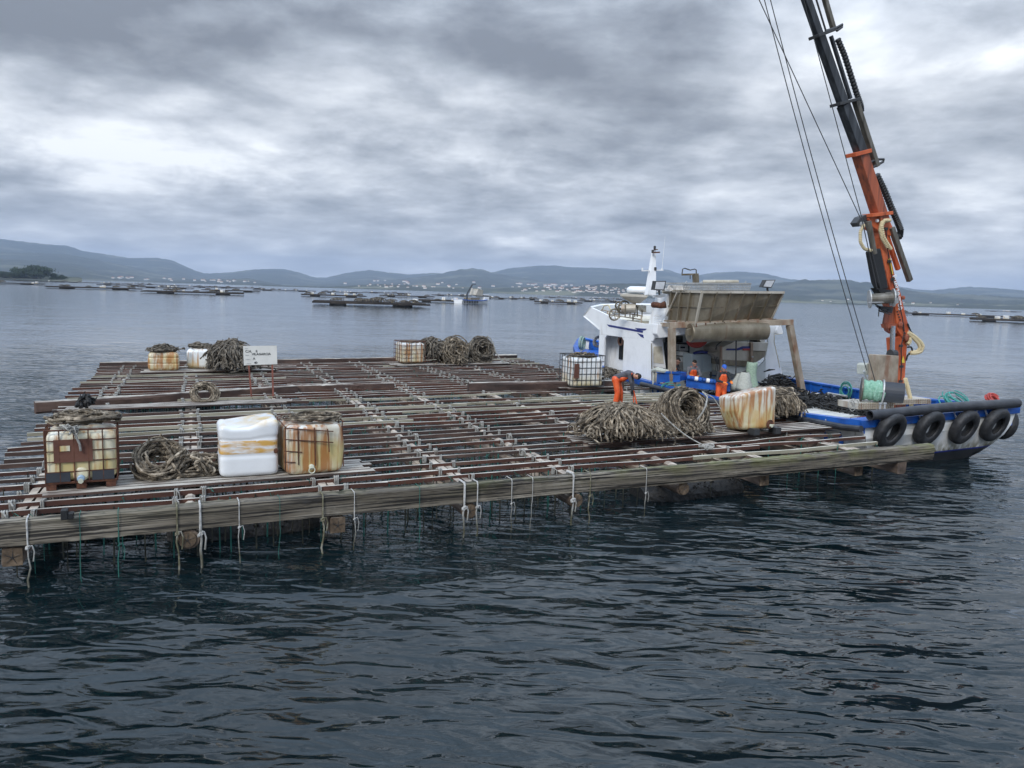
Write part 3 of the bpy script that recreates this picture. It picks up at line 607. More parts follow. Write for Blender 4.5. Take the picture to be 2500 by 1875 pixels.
# ------------------------------------------------------------------ the raft
u_ = nrm([.898, .440, 0]); v_ = nrm([-.41, .912, 0]); DZ = 1.12
FRt = np.array([11.0, 21.35, 0]); FLf = FRt-u_*22.4; BLf = np.array([-19.7, 36.9, 0]); BRt = np.array([.2, 48.1, 0])
def lp(t): return FLf+(BLf-FLf)*t
def rp(t): return FRt+(BRt-FRt)*t
def rpt(s, t, z=0.): return lp(t)*(1-s)+rp(t)*s+np.array([0, 0, z])       # s along the rails, t from front to back
def rst(p):                                                                # inverse, by a few Newton steps
    s, t = .5, .5
    for _ in range(12):
        e = p[:2]-rpt(s, t)[:2]; ds = (rp(t)-lp(t))[:2]; dt = ((BLf-FLf)*(1-s)+(BRt-FRt)*s)[:2]
        q = np.linalg.solve(np.array([ds, dt]).T, e); s += q[0]; t += q[1]
    return s, t
raft = thing('mussel_raft', 'big near raft of rust red rails over logs, spread across the foreground', 'raft', rpt(.5, .5, 0))
NR = 42; tmid = .425
rails = []
for i in range(NR):
    t_ = .018+(.985-.018)*i/(NR-1)
    if abs(t_-tmid) < .012: continue
    s0 = rnd.uniform(-.004, .010); s1 = 1+rnd.uniform(-.022, .006)
    pr = rpt(s1, t_); bb = (pr-BO)@BB
    while (pr-BO)@BB > -.02 and (pr-BO)@BL > -.3: s1 -= .004; pr = rpt(s1, t_)
    js = rnd.choice((.30, .44, .56, .68, .8)); segs = [(s0, js+.012), (js-.008, s1)]
    if rnd.random() < .35 or i == 0: segs = [(s0, .34), (.33, .70), (.69, s1)]
    lane = 0.
    for q, (a, c) in enumerate(segs):
        off = (q % 2)*.10/26; k = rnd.random(); mm = 'rail' if k < .56 else 'rail_dark' if k < .88 else 'rail_grey'
        if 14 < i < 17 and q == len(segs)-1: mm = 'rail_grey'
        if i in (12, 15) and q == 0: mm = 'rail_grey'
        if i == 0 and q == 2: mm = 'rail_grey'
        P0, P1 = rpt(a, t_+off, 1.05), rpt(c, t_+off, 1.05); n = 9; mb = MB(); pts = [P0+(P1-P0)*j/n for j in range(n+1)]
        wv = wig(n+1, .030, 2)+rnd.uniform(-.05, .05); wz = wig(n+1, .014, 2); hw, hh = rnd.uniform(.024, .038), rnd.uniform(.034, .048); V = []; Fc = []
        for j, p in enumerate(pts):
            for x, y in ((-1, -1), (1, -1), (1, 1), (-1, 1)): V.append(p+v_*(x*hw+wv[j])+np.array([0, 0, y*hh+wz[j]])+np.array([0, 0, rnd.uniform(-.003, .003)]))
        for j in range(n):
            for k2 in range(4): Fc.append((4*j+k2, 4*j+(k2+1) % 4, 4*(j+1)+(k2+1) % 4, 4*(j+1)+k2))
        Fc += [(3, 2, 1, 0), (4*n, 4*n+1, 4*n+2, 4*n+3)]
        mb.add(V, Fc).build('rail', mm, raft)
    rails.append((t_, s0, s1))
# front beam: one heavy squared timber, worn edges and a ragged right end
def timber(p0, p1, wv, h, m, name, seg=90, ragged=.012, parent=raft, taper=0.):
    d = nrm(p1-p0); sdv = nrm(np.cross((0, 0, 1), d)); n = 14; prof = []
    for k in range(n):
        a = 2*math.pi*(k+.5)/n; x, y = math.cos(a), math.sin(a); e = .32; prof.append((math.copysign(abs(x)**e, x)*wv/2, math.copysign(abs(y)**e, y)*h/2))
    rings = []; wob = [wig(seg+1, ragged, 5) for _ in range(n)]
    for i in range(seg+1):
        p = p0+(p1-p0)*i/seg; k1 = 1-taper*i/seg; rg = []
        for k, (x, y) in enumerate(prof):
            j = wob[k][i]+rng.normal()*ragged*.45; rg.append(p+sdv*(x*k1+j)+np.array([0, 0, y*k1+(j*1.1 if y > 0 else j*.5)]))
        rings.append(np.array(rg))
    return MB().loft(rings).build(name, m, parent)
fb0 = rpt(-.09, -.006, 0); fb1 = np.array([12.18, 21.92, 0])
a_, b_ = at(0, 1275, 1.12), at(2283, 1086, 1.12)                         # the measured top front edge
dfr = nrm(b_-a_); n_ = np.array([-dfr[1], dfr[0], 0])
timber(a_-dfr*3+n_*.13+[0, 0, -.22], b_+n_*.13+[0, 0, -.22], .26, .43, 'beam', 'front_beam', 220, .011)
FB0, FBd = a_, dfr
# cross logs under the rails, their sawn ends showing below the front beam
logs = []; lx = [(20, 1210), (405, 1170), (733, 1137), (1020, 1105), (1248, 1080), (1470, 1050), (1655, 1035), (1860, 1015)]
for i, (x, y) in enumerate(lx):
    p = dat(x, y, .55); s_, t0 = rst(p); logs.append(s_); sq = i in (0, 2, 6, 7)
    A_ = rpt(s_, -.004+rnd.uniform(-.004, .002), .52); B_ = rpt(s_, 1.005, .52); n = 30
    P = np.array([A_+(B_-A_)*j/n+v_*0+u_*(.03*math.sin(j*.9+i)) for j in range(n+1)])
    rr = .165+.012*np.sin(np.arange(n+1)*1.3+i)
    if sq: lg = timber(A_, B_, .30, .31, 'log', 'cross_log', 50, .012)
    else: lg = MB().tube(P, rr, 12).build('cross_log', 'log', raft)
    e = A_-nrm(B_-A_)*.004                                                # end grain disc with radial cracks
    mb = MB(); k = 20
    if not sq:
        mb.loft([[e+u_*math.cos(a)*.155*(1+.03*math.sin(5*a))+np.array([0, 0, math.sin(a)*.155]) for a in np.linspace(0, 2*math.pi, k+1)[:-1]], [e-nrm(B_-A_)*.03+u_*math.cos(a)*.14+np.array([0, 0, math.sin(a)*.14]) for a in np.linspace(0, 2*math.pi, k+1)[:-1]]])
    else: mb.box(e-nrm(B_-A_)*.012, (.28, .024, .29), u_, v_)
    ge = mb.build('end_grain', 'logend', lg)
    mb = MB()
    for a in (.3, 1.5, 2.7, 3.9, 5.2):
        q = e-nrm(B_-A_)*.034; mb.beam(q, q+u_*math.cos(a)*.12+np.array([0, 0, math.sin(a)*.12]), .006, .014, up=(0, 1, 0), w1=.003, h1=.004)
    mb.build('crack', 'steel_dark', lg)
    # packing timbers on the log, directly under the rails
    cuts = [0, .12, .27, .41, .55, .70, .85, 1.]
    for a, c in zip(cuts[:-1], cuts[1:]):
        off = u_*rnd.uniform(-.05, .05); q0, q1 = rpt(s_, a+.006, .91)+off, rpt(s_, c-.002, .91)+off
        if sq or rnd.random() < .3:
            MB().beam(q0-u_*.09, q1-u_*.09, .14, .23, 10, .008).build('packing_plank', 'log', raft); MB().beam(q0+u_*.09, q1+u_*.09, .13, .22, 10, .008).build('packing_plank', 'log', raft)
        else: MB().tube([q0+(q1-q0)*j/10 for j in range(11)], .125+.012*rng.normal(size=11), 10).build('packing_log', 'log', raft)
s_end, _ = rst(dat(1985, 1000, .55)); s_end = .985
lg = timber(rpt(s_end, -.012, .56), rpt(s_end, .30, .50), .34, .40, 'log', 'cross_log', 30, .012)
# doubled heavy beams across the middle and along the back
def dtimber(xa, ya, xb, yb, z, wv, h, m='rail_dark', name='heavy_beam', seg=60, rag=.010): return timber(dat(xa, ya, z)-[0, 0, h/2], dat(xb, yb, z)-[0, 0, h/2], wv, h, m, name, seg, rag)
dtimber(75, 868, 640, 832, 1.30, .24, .36); dtimber(640, 832, 850, 826, 1.28, .24, .30)
dtimber(1012, 826, 1345, 821, 1.42, .26, .40)
dtimber(215, 782, 700, 774, 1.28, .26, .38); dtimber(700, 774, 1115, 766, 1.28, .26, .38)
dtimber(330, 792, 640, 790, 1.16, .2, .2)
# walkway boards: behind the near tanks, by the sign posts, under the heaps at the right, below the back tanks
def walkway(s0, s1, t0, n, pitch, z=DZ+.02, m='rail_dark', wd=.17, mm2='rail_dark'):
    for k in range(n):
        a, c = rpt(s0+rnd.uniform(-.008, .008), t0, z)+v_*k*pitch, rpt(s1+rnd.uniform(-.008, .008), t0, z)+v_*k*pitch
        MB().beam(a, c, wd, .05, 10, .004).build('walkway_board', m if rnd.random() < .6 else mm2, raft)
sA, tA = rst(dat(108, 1072, 1.17)); sB, tB = rst(dat(742, 1030, 1.17))
walkway(sA, sB+.03, tA+.006, 6, .205, 1.15)
walkway(rst(dat(130, 885, 1.12))[0], rst(dat(620, 860, 1.12))[0], tmid-.004, 4, .2, 1.14, 'rail_dark', .15, 'rail_dark')
sC, tC = rst(dat(1262, 958, 1.17)); sD, tD = rst(dat(1760, 915, 1.17))
walkway(sC, sD+.01, tC-.002, 5, .22, 1.15, 'rail_dark', .12)
walkway(sC+.12, sD+.02, tC+.075, 3, .25, 1.15, 'rail_dark', .10)
walkway(rst(dat(310, 800, 1.17))[0], rst(dat(600, 800, 1.17))[0], rst(dat(400, 803, 1.17))[1], 6, .22, 1.16)
walkway(rst(dat(850, 788, 1.17))[0], rst(dat(1100, 785, 1.17))[0], rst(dat(950, 788, 1.17))[1], 7, .22, 1.16)
walkway(rst(dat(1215, 838, 1.17))[0], .93, rst(dat(1262, 838, 1.17))[1], 6, .22, 1.16)
# floats, crusted with mussels
for (x, y, ln_) in ((1545, 1078, 1.5), (540, 1165, 1.4), (150, 1140, 1.5), (640, 965, 1.6), (1150, 905, 1.6), (380, 880, 1.6)):
    c = dat(x, y, .1)+v_*1.1; c[2] = .02; n = 22; rings = []
    for i in range(n+1):
        q = -1+2*i/n; rr = .66*(1-abs(q)**6*.45); rings.append(np.array([c+u_*q*ln_*1.05+v_*math.cos(a)*rr*(1+rng.normal()*.03)+np.array([0, 0, math.sin(a)*rr*(1+rng.normal()*.03)*.72]) for a in np.linspace(0, 2*math.pi, 25)[:-1]]))
    fl = MB().loft(rings).build('float', 'mussel', raft, smooth=False)
    mb = MB()
    for _ in range(500):
        a = rng.uniform(0, 2*math.pi); q = rng.uniform(-1, 1); nn = v_*math.cos(a)+np.array([0, 0, math.sin(a)]); p = c+u_*q*ln_*1.05+nn*[.66, .66, .49]; s_ = rng.uniform(.02, .05)
        d = nrm(rng.normal(size=3)); e = nrm(np.cross(d, nn)); mb.add([p+d*s_, p+e*s_*.6, p-d*s_, p-e*s_*.6, p+nn*s_*1.4], [(0, 1, 4), (1, 2, 4), (2, 3, 4), (3, 0, 4)])
    mb.build('mussel_cluster', 'mussel', fl, kind='stuff')
# rope lashings where rails cross logs
def lash_mesh(seed):
    r = random.Random(seed); mb = MB()
    for k in range(2+seed % 2):
        x = (k-.8)*.032; w2, h2 = .048, .068; tl = r.uniform(-.02, .02)
        ring = [(x-tl, -w2, -h2), (x, w2, -h2), (x+tl, w2*1.05, 0), (x+tl, w2, h2*.9), (x, 0, h2*1.12), (x-tl, -w2, h2*.9), (x-tl, -w2*1.05, 0)]
        mb.tube(ring, .0145, 5, closed=True)
    if seed % 3 == 0: mb.tube([(0, -.06, .06), (.03, -.10, .02), (.05, -.09, -.10), (.04, -.1, -.2)], .012, 5)
    me = mb.build('rope_lashing', 'white_rope', base=(0, 0, 0)); return me
lm = [lash_mesh(i) for i in range(6)]
rot = Matrix.Rotation(raft_ax, 4, 'Z'); cand = []
for (t_, s0, s1) in rails:
    for i, s_ in enumerate(logs):
        for sg in (-1, 1):
            if i > 4 and t_ < .5 and rnd.random() < .8: continue
            if rnd.random() < .10: continue
            p = rpt(s_, t_, 1.052)+u_*sg*(.22+rnd.uniform(-.04, .06)); cand.append((np.linalg.norm(p-CP), p))
cand.sort(key=lambda c: c[0])
off = raft.location
for k, (d, p) in enumerate(cand[:296]):
    o = lm[k % 6] if k < 6 else lm[k % 6].copy()
    if k >= 6: COL.objects.link(o)
    o.parent = raft; o.matrix_local = Matrix.Translation(Vector(p)-off) @ rot @ Matrix.Scale(rnd.uniform(.9, 1.25), 4)
mb = MB()
for k, (d, p) in enumerate(cand[296:]):
    for q in (-.02, .02):
        a = p+u_*q; mb.tube([a+v_*.055+[0, 0, -.08], a+v_*.055+[0, 0, .08], a-v_*.055+[0, 0, .08], a-v_*.055+[0, 0, -.08]], .015, 4, closed=True)
mb.build('far_lashings', 'white_rope', raft, kind='stuff')
# thin droppers under the rails and bits of green twine
mb = MB(); mg = MB()
for (t_, s0, s1) in rails:
    s_ = s0+.01
    while s_ < s1-.01:
        s_ += rnd.uniform(.3, .9)/22*(.6 if t_ < .12 else 1)
        if s_ > .62 and t_ < .35 and rnd.random() < .7: continue
        p = rpt(s_, t_, 1.0); q = p+np.array([rnd.uniform(-.03, .03), rnd.uniform(-.03, .03), -1.3])
        (mg if rnd.random() < .3 else mb).tube([p+[0, 0, .06], q], rnd.uniform(.006, .016)*(1.25 if t_ < .2 else 1), 3, cap=False)
        if rnd.random() < .25:
            c = p+np.array([0, 0, .04]); mg.tube([c+[rnd.uniform(-.08, .08), rnd.uniform(-.06, .06), rnd.uniform(-.12, .09)] for _ in range(5)], .006, 3, cap=False)
mb.build('dropper_ropes', 'dropper', raft, kind='stuff'); mg.build('green_twine', 'green_twine', raft, kind='stuff')
# ropes over the front beam, hanging into the water: (display x, width, kind, knot)
MT['old_rope'] = mat('algae_stained_rope', [(.05, .05, .03), (.14, .13, .08), (.36, .35, .31)], 5., .9)
for x, w_, kd, kn, ytop in [(58, .018, 'white_rope', 1, 0), (172, .008, 'green_twine', 0, 0), (255, .009, 'green_twine', 1, 0), (382, .020, 'old_rope', 1, 0), (432, .026, 'white_rope', 1, 0), (516, .012, 'white_rope', 1, 0), (604, .006, 'green_twine', 0, 0),
                            (697, .020, 'old_rope', 1, 0), (765, .012, 'white_rope', 1, 0), (906, .007, 'green_twine', 0, 0), (1003, .026, 'white_rope', 1, 0), (1031, .018, 'white_rope', 1, 0), (1105, .010, 'white_rope', 1, 0), (1150, .009, 'white_rope', 0, 0),
                            (1238, .026, 'white_rope', 1, 0), (1275, .016, 'old_rope', 1, 0), (1396, .010, 'white_rope', 1, 0)]:
    px = x*1.1302; lo, hi = 0., 40.
    for _ in range(40):                                                     # where that sight line meets the beam's front face
        mid = (lo+hi)/2; q = FB0+FBd*mid; rel = q-CP; xx = 1250+F*(rel@cx)/(rel@fw)
        if xx < px: lo = mid
        else: hi = mid
    q = FB0+FBd*lo; fr_ = -n_; z1 = 1.13
    pts = [q+n_*.30+[0, 0, -.02], q+n_*.24+[0, 0, z1-1.12+.012], q+n_*.10+[0, 0, .018], q+fr_*.0+[0, 0, .022], q+fr_*.028+[0, 0, -.03], q+fr_*.03+[0, 0, -.2], q+fr_*.03+[0, 0, -.46]]
    for z in (-.62, -.8, -1.0, -1.3): pts.append(q+fr_*.02+FBd*rnd.uniform(-.03, .03)+[0, 0, z])
    pts = np.array(pts); mb = MB().tube(pts, [w_*.8*rnd.uniform(.75, 1.15) for _ in pts], 6)
    if kn:
        kq = q+fr_*.03+[0, 0, rnd.choice((-.5, -.56, -.45))]
        for _ in range(3): a = rnd.uniform(0, 3); mb.tube([kq+(FBd*math.cos(b2)+np.array([0, 0, math.sin(b2+a)]))*w_*1.5+fr_*w_*math.sin(b2*2) for b2 in np.linspace(0, 6.0, 8)], w_*.75, 5)
        mb.tube([kq, kq+FBd*.06+[0, 0, .03], kq+FBd*.09+[0, 0, -.08], kq+FBd*.07+[0, 0, -.2-.1*rnd.random()]], w_*.6, 5)
    mb.build('hanging_rope', 'hang_rope' if kd == 'white_rope' else kd, raft)
# small black clamp, tarred knot and orange scraps on the rails
mb = MB(); c = dat(140, 1118, 1.14); mb.box(c+[0, 0, .06], (.10, .16, .16), u_, v_); mb.box(c+u_*.09+[0, 0, .03], (.08, .14, .1), u_, v_); mb.build('rail_clamp', 'black', raft, bevel=.01)
c = dat(205*.9, 875, 1.3); mb = MB(); heap_dome(mb, c, .22, .22, .45, 14, .04, 1.15, 14); tag(mb.build('mooring_chain', 'mussel'), 'black tangle of mooring chain over the left end of the middle beam', 'chain')

# ------------------------------------------------------------------ plastic tanks
def bottle(loc, w_, d_, h_, yaw, mat_, name='bottle', parent=None, deform=None, groove=0., vgroove=0., corner=.13, lv=38, nn=64, ex=.22, tilt=None):
    rings = []; loc = np.asarray(loc, float); ca, sa = math.cos(yaw), math.sin(yaw)
    for i in range(lv+1):
        if i == 0: z, s_ = 0., .0
        q = i/lv; zz = q*h_; e = min(zz, h_-zz); k = 1.
        if e < corner: k = 1-(corner/w_)*2*(1-math.sqrt(max(0, 1-(1-e/corner)**2)))*.9
        if groove and .12 < q < .9: k *= 1-groove*max(0, math.sin(q*2*math.pi*3.2))**4
        rg = []
        for j in range(nn):
            a = 2*math.pi*j/nn; x, y = math.cos(a), math.sin(a); X_ = math.copysign(abs(x)**ex, x)*w_/2; Y_ = math.copysign(abs(y)**ex, y)*d_/2; kk = k
            if vgroove and .15 < q < .85: kk *= 1-vgroove*max(0, math.sin(a*10))**6
            p = np.array([X_*kk, Y_*kk, zz])
            if deform: p = deform(p, q)
            if tilt is not None: p = np.array(tilt @ Vector(p))
            rg.append(loc+[p[0]*ca-p[1]*sa, p[0]*sa+p[1]*ca, p[2]])
        rings.append(rg)
    return MB().loft(rings).build(name, mat_, parent, smooth=True, base=loc)
def cage(parent, loc, w_, d_, h_, yaw, z0, nh, nv, nd, r=.011, m='rust', skip=()):
    ca, sa = math.cos(yaw), math.sin(yaw); ex, ey = np.array([ca, sa, 0]), np.array([-sa, ca, 0]); loc = np.asarray(loc, float); a, b2 = w_/2+.012, d_/2+.012
    for k in range(nh):
        z = z0+(h_-z0)*k/(nh-1); c = loc+[0, 0, z]; rr = r*1.6 if k in (0, nh-1) else r
        MB().tube([c-ex*a-ey*b2, c+ex*a-ey*b2, c+ex*a+ey*b2, c-ex*a+ey*b2], rr, 6, closed=True).build('cage_ring', m, parent)
    for side, n in ((-1, nv), (1, nv)):
        for k in range(n):
            if (side, k) in skip: continue
            p = loc+ex*(-a+2*a*k/(n-1))+ey*side*(b2+.010); MB().rod(p+[0, 0, z0], p+[0, 0, h_+.01], r, 6).build('cage_bar', m, parent)
    for side in (-1, 1):
        for k in range(1, nd-1):
            p = loc+ey*(-b2+2*b2*k/(nd-1))+ex*side*(a+.010); MB().rod(p+[0, 0, z0], p+[0, 0, h_+.01], r, 6).build('cage_bar', m, parent)
yr = raft_ax
def mid(xa, xb, y, z=1.18): p, q = dat(xa, y, z), dat(xb, y, z); return (p+q)/2, np.linalg.norm((q-p)[:2])
# 1. caged tank at the left front
c, wd = mid(107, 245, 1056); c = c+v_*.52; T1 = thing('caged_tank', 'near left white tank in a rusty cage with a large brown plate', 'tank', c)
wd = 1.13; bottle(c+[0, 0, .14], wd, 1.0, .92, yr, 'yellowed_plastic', parent=T1, vgroove=.0)
cage(T1, c, wd, 1.0, 1.10, yr, .14, 6, 6, 6, .011)
MB().box(c-v_*.527+u_*(-.11)+[0, 0, .72], (.62, .008, .42), u_, v_).build('plate', 'rust_panel', T1)
MB().box(c-v_*.541+u_*(-.24)+[0, 0, .77], (.16, .004, .10), u_, v_).build('torn_label', 'white_plastic', T1, bevel=.03)
for s_, n in ((-1, .38), (1, .36)): MB().box(c-v_*.527+u_*s_*.36+[0, 0, .24], (n, .008, .17), u_, v_).build('corner_guard', 'dark_plate', T1)
mb = MB().lathe([(.13, 0), (.13, .010), (.09, .014), (.05, .016)], c-v_*.500+[0, 0, .27], -v_, 28); mb.build('outlet_ring', 'yellowed_plastic', T1, smooth=True)
mb = MB().lathe([(.06, 0), (.06, .08), (.045, .09)], c-v_*.53+[0, 0, .21], -v_, 20); va = mb.build('valve', 'capblue', T1); MB().lathe([(.045, 0), (.045, .035)], c-v_*.60+[0, 0, .17], -v_, 16).build('valve_cap', 'cap', va)
for k in (-1, 0, 1): MB().box(c+u_*k*.48+[0, 0, .07], (.16, 1.02, .13), u_, v_).build('pallet_foot', 'rust', T1)
MB().box(c+[0, 0, .125], (1.16, 1.04, .02), u_, v_).build('pallet_deck', 'rust', T1)
mb = MB().tube([c-v_*.55+u_*(-.12)+[0, 0, 1.14], c-v_*.57+u_*(-.06)+[0, 0, 1.0], c-v_*.58+u_*0+[0, 0, .84], c-v_*.57+u_*.01+[0, 0, .72]], .02, 6); heap_dome(mb, c-v_*.57+u_*(-.12)+[0, 0, 0], .07, .05, .12, 5, .015, 1.10+DZ, 10); tag(mb.build('tie_rope', 'white_rope'), 'short pale tie rope knotted on the cage rim above the brown plate', 'rope')
mb = MB(); heap_flat(mb, c-v_*.05+u_*.06, .62, .50, .26, 22, .026, DZ+.06+1.12, 46, yr); tag(mb.build('rope_coil', 'rope'), 'thick pale rope coil lying on top of the near left caged tank', 'rope')
# 2. clean white tank without cage
c, wd = mid(478, 602, 1030); c = c+v_*.5
def saddle(p, q):
    if q > .6:
        f = (q-.6)/.4; x = p[0]/.55; p[2] -= f*.17*max(0, 1-abs(x+.25)*1.6)*(1 if p[1] < .6 else .5); p[2] += f*.05*x
    if q > .45: p[0] *= 1+.02*math.sin(q*9)
    return p
T2 = thing('plastic_tank', 'clean white tank without a cage, its top sagging, ochre band across the front', 'tank', c)
bottle(c, 1.13, 1.0, 1.10, yr-.05, 'white_clean', parent=T2, deform=saddle, groove=.028, corner=.11)
mb = MB().lathe([(.05, 0), (.05, .04), (.03, .05)], c-v_*.47+u_*.50+[0, 0, .5], -v_, 16); mb.build('outlet', 'rust', T2)
mb = MB(); mb.box(c-v_*.49+u_*.17+[0, 0, .70], (.10, .03, .07), u_, v_); mb.box(c-v_*.487+[0, 0, .62], (.5, .02, .012), u_, v_); mb.build('moulded_rib', 'white_clean', T2, bevel=.006)
# 3. tank in a broken cage
c, wd = mid(618, 735, 1024); c = c+v_*.5
def bulge(p, q):
    if p[0] > 0: p[0] *= 1+.10*math.sin(math.pi*min(1, q*1.05)); 
    p[2] -= .05*max(0, -p[0])*q; return p
T3 = thing('caged_tank', 'rust streaked tank in a broken bent cage, rightmost of the front row left of centre', 'tank', c)
bottle(c, 1.14, 1.0, 1.02, yr+.08, 'heavy_rust_plastic', parent=T3, deform=bulge, corner=.12)
mb = MB(); e1, e3 = nrm(u_*.99), np.array([0, 0, 1.]); o_ = c-v_*.535-u_*.58
for z, x1 in ((.30, .22), (.52, .35), (.76, .98), (.99, .98)): MB().rod(o_+[0, 0, z], o_+u_*x1+[0, 0, z-.12*x1], .012, 6).build('cage_bar', 'rust', T3)
for x, za, zb in ((0.02, .12, 1.02), (.28, .22, 1.0), (.62, .18, .97), (.9, .45, .93)): MB().rod(o_+u_*x+[0, 0, za], o_+u_*(x*.96)+[0, 0, zb], .013, 6).build('cage_bar', 'rust', T3)
for y in (.1, .45, .8): MB().rod(c+u_*.64+v_*(y-.5)+[0, 0, .1], c+u_*.61+v_*(y-.5)+[0, 0, 1.05], .013, 6).build('cage_bar', 'rust', T3)
MB().tube([o_+u_*1.2+[0, 0, 1.06], c+u_*.62+v_*.5+[0, 0, 1.05], c-u_*.6+v_*.5+[0, 0, 1.05], o_+[0, 0, 1.03]], .014, 6).build('cage_ring', 'rust', T3)
mb = MB(); mb.lathe([(.055, 0), (.055, .05), (.04, .07)], c-v_*.50-u_*.04+[0, 0, .16], -v_, 18); mb.tube([c-v_*.58-u_*.04+(u_*math.cos(a)+np.array([0, 0, math.sin(a)]))*.06+[0, 0, .10] for a in np.linspace(0, 6.28, 15)[:-1]], .012, 6, closed=True); mb.build('valve', 'cap', T3)
mb = MB(); heap_flat(mb, c+u_*.12, .62, .46, .16, 15, .022, DZ+1.08, 40, yr); tag(mb.build('rope_coil', 'rope'), 'flat coil of old rope on top of the tank in the broken cage', 'rope')
MB()
# 4/5. tanks at the back left
def squash(p, q): k = 1+.05*math.sin(math.pi*q)-.05*q; p[0] *= k; p[1] *= k; return p
c, wd = mid(320, 388, 801); c = c+v_*.5; tag(bottle(c, wd*.98, 1.1, .80, yr-.05, 'heavy_rust_plastic', 'plastic_tank', deform=squash, groove=.04, corner=.16), 'squat rust stained tank at the back left, leftmost of the back row', 'tank')
mb = MB(); heap_flat(mb, c, .55, .5, .22, 30, .030, DZ+.82, 26, yr); heap_dome(mb, c, .6, .5, .30, 30, .03, DZ+.82, 16, messy=.1); tag(mb.build('rope_heap', 'rope_dark'), 'bristly dark rope bundle on the leftmost tank of the back row', 'rope')
c, wd = mid(408, 462, 797); c = c+v_*.5; tag(bottle(c, wd*1.0, 1.1, .92, yr-.25, 'white_plastic', 'plastic_tank', deform=bulge, corner=.2), 'white tank with brown stains between the squat tank and the tall back heap', 'tank')
mb = MB(); heap_flat(mb, c, .48, .45, .16, 22, .028, DZ+.95, 24, yr); heap_dome(mb, c, .5, .4, .22, 20, .03, DZ+.95, 14, messy=.1); tag(mb.build('rope_heap', 'rope_dark'), 'small dark rope bundle on the second tank of the back row', 'rope')
# 6. caged tank at the back centre
c, wd = mid(863, 918, 786); c = c+v_*.5; T6 = thing('caged_tank', 'yellowed tank in a thin cage beside three rope heaps on the far edge', 'tank', c)
bottle(c+[0, 0, .04], wd*.95, 1.1, 1.04, yr, 'white_plastic_rusty', parent=T6); cage(T6, c, wd*.97, 1.1, 1.16, yr+.04, .1, 6, 6, 5, .013)
mb = MB(); heap_flat(mb, c, .5, .45, .12, 14, .028, DZ+1.1, 22, yr); tag(mb.build('rope_coil', 'rope_dark'), 'few loops of dark rope on the yellowed caged tank at the far edge', 'rope')
# 7. caged tank in front of the boat
c, wd = mid(1229, 1309, 838); c = c+v_*.55; T7 = thing('caged_tank', 'pale caged tank just left of the bending worker in front of the boat', 'tank', c)
bottle(c+[0, 0, .05], 1.42, 1.2, 1.20, yr-.06, 'white_plastic', parent=T7, vgroove=.03); cage(T7, c, 1.44, 1.2, 1.34, yr-.06, .08, 6, 8, 6, .014, 'steel_dark')
MB().box(c-v_*.625-u_*.60+[0, 0, .72], (.24, .008, .60), u_, v_).build('plate', 'rust_panel', T7)
mb = MB(); heap_flat(mb, c, .6, .5, .16, 20, .028, DZ+1.25, 28, yr); heap_dome(mb, c, .5, .4, .2, 10, .028, DZ+1.25, 14, messy=.1); tag(mb.build('rope_coil', 'rope'), 'pale rope coil on the caged tank left of the bending worker', 'rope')
mb = MB(); heap_dome(mb, mid(1303, 1345, 818)[0]+v_*.5, .75, .6, .5, 50, .028, DZ, 24); tag(mb.build('rope_heap', 'rope_dark'), 'low dark rope heap behind the caged tank left of the bending worker', 'rope')
# 8. tilted tank at the right
c, wd = mid(1603, 1695, 938); c = c+v_*.62
def boat_shape(p, q):
    k = .66+.34*min(1, q/.55)**.6; p[0] = p[0]*(k if p[0] < 0 else .93+.07*q); p[1] *= .75+.25*q; p[2] += (.16*p[0])*q; return p
tl = Matrix.Rotation(R(-2), 3, 'Y') @ Matrix.Rotation(R(-9), 3, 'X')
T8 = thing('plastic_tank', 'tilted rust streaked tank wedged between rope heaps by the boat', 'tank', c)
bottle(c+[0, 0, .05], 1.38, 1.1, 1.12, yr-.15, 'heavy_rust_plastic', parent=T8, deform=boat_shape, vgroove=.035, corner=.10, tilt=tl)
mb = MB().lathe([(.13, 0), (.13, .02), (.10, .03)], c-v_*.50+u_*.33+[0, 0, .26], -v_, 24); mb.build('outlet_ring', 'rust', T8)
mb = MB(); mb.lathe([(.045, 0), (.045, .08)], c-v_*.52+u_*.33+[0, 0, .22], -v_, 14); mb.box(c-v_*.58+u_*.36+[0, 0, .25], (.12, .02, .03), u_, v_); mb.build('valve', 'cap', T8)
for x in (-.2, .62): MB().box(c-v_*.42+u_*x+[0, 0, .06], (.22, .3, .18), u_, v_).build('wedge_block', 'steel_dark', T8)

# ------------------------------------------------------------------ rope heaps on the raft
def heap(fn, label, m='rope', name='rope_heap'): mb = MB(); fn(mb); return tag(mb.build(name, m), label, 'rope')
def loose(mb):
    c = mid(292, 470, 1040)[0]+v_*.55
    heap_torus(mb, c-u_*.28+[0, 0, .36-c[2]+DZ], u_, nrm(v_*.8+np.array([0, 0, .6])), .36, .14, .20, 34, .024, DZ+.05, 46, .06)
    heap_dome(mb, c+u_*.2, .85, .45, .42, 26, .023, DZ+.05, 36, ang=yr, messy=.07)
    heap_flat(mb, c+u_*.35, .62, .42, .22, 12, .022, DZ+.05, 40, yr)
heap(loose, 'loose tangle of knobbly rope between the caged tank and the clean white tank', name='rope_tangle')
def big(mb):
    c = mid(1262, 1445, 962)[0]+v_*.95+u_*.34
    heap_dome(mb, c, 1.12, .95, .94, 280, .021, DZ+.06, 44, ang=yr, messy=.06)
    heap_dome(mb, c+u_*.5-v_*.2, .8, .8, .72, 90, .021, DZ+.06, 40, ang=yr, messy=.06)
    heap_dome(mb, c-u_*.55-v_*.1, .75, .8, .62, 80, .021, DZ+.06, 36, ang=yr, messy=.06)
big_heap = heap(big, 'largest rope heap, a broad mound draped on the right front of the raft')
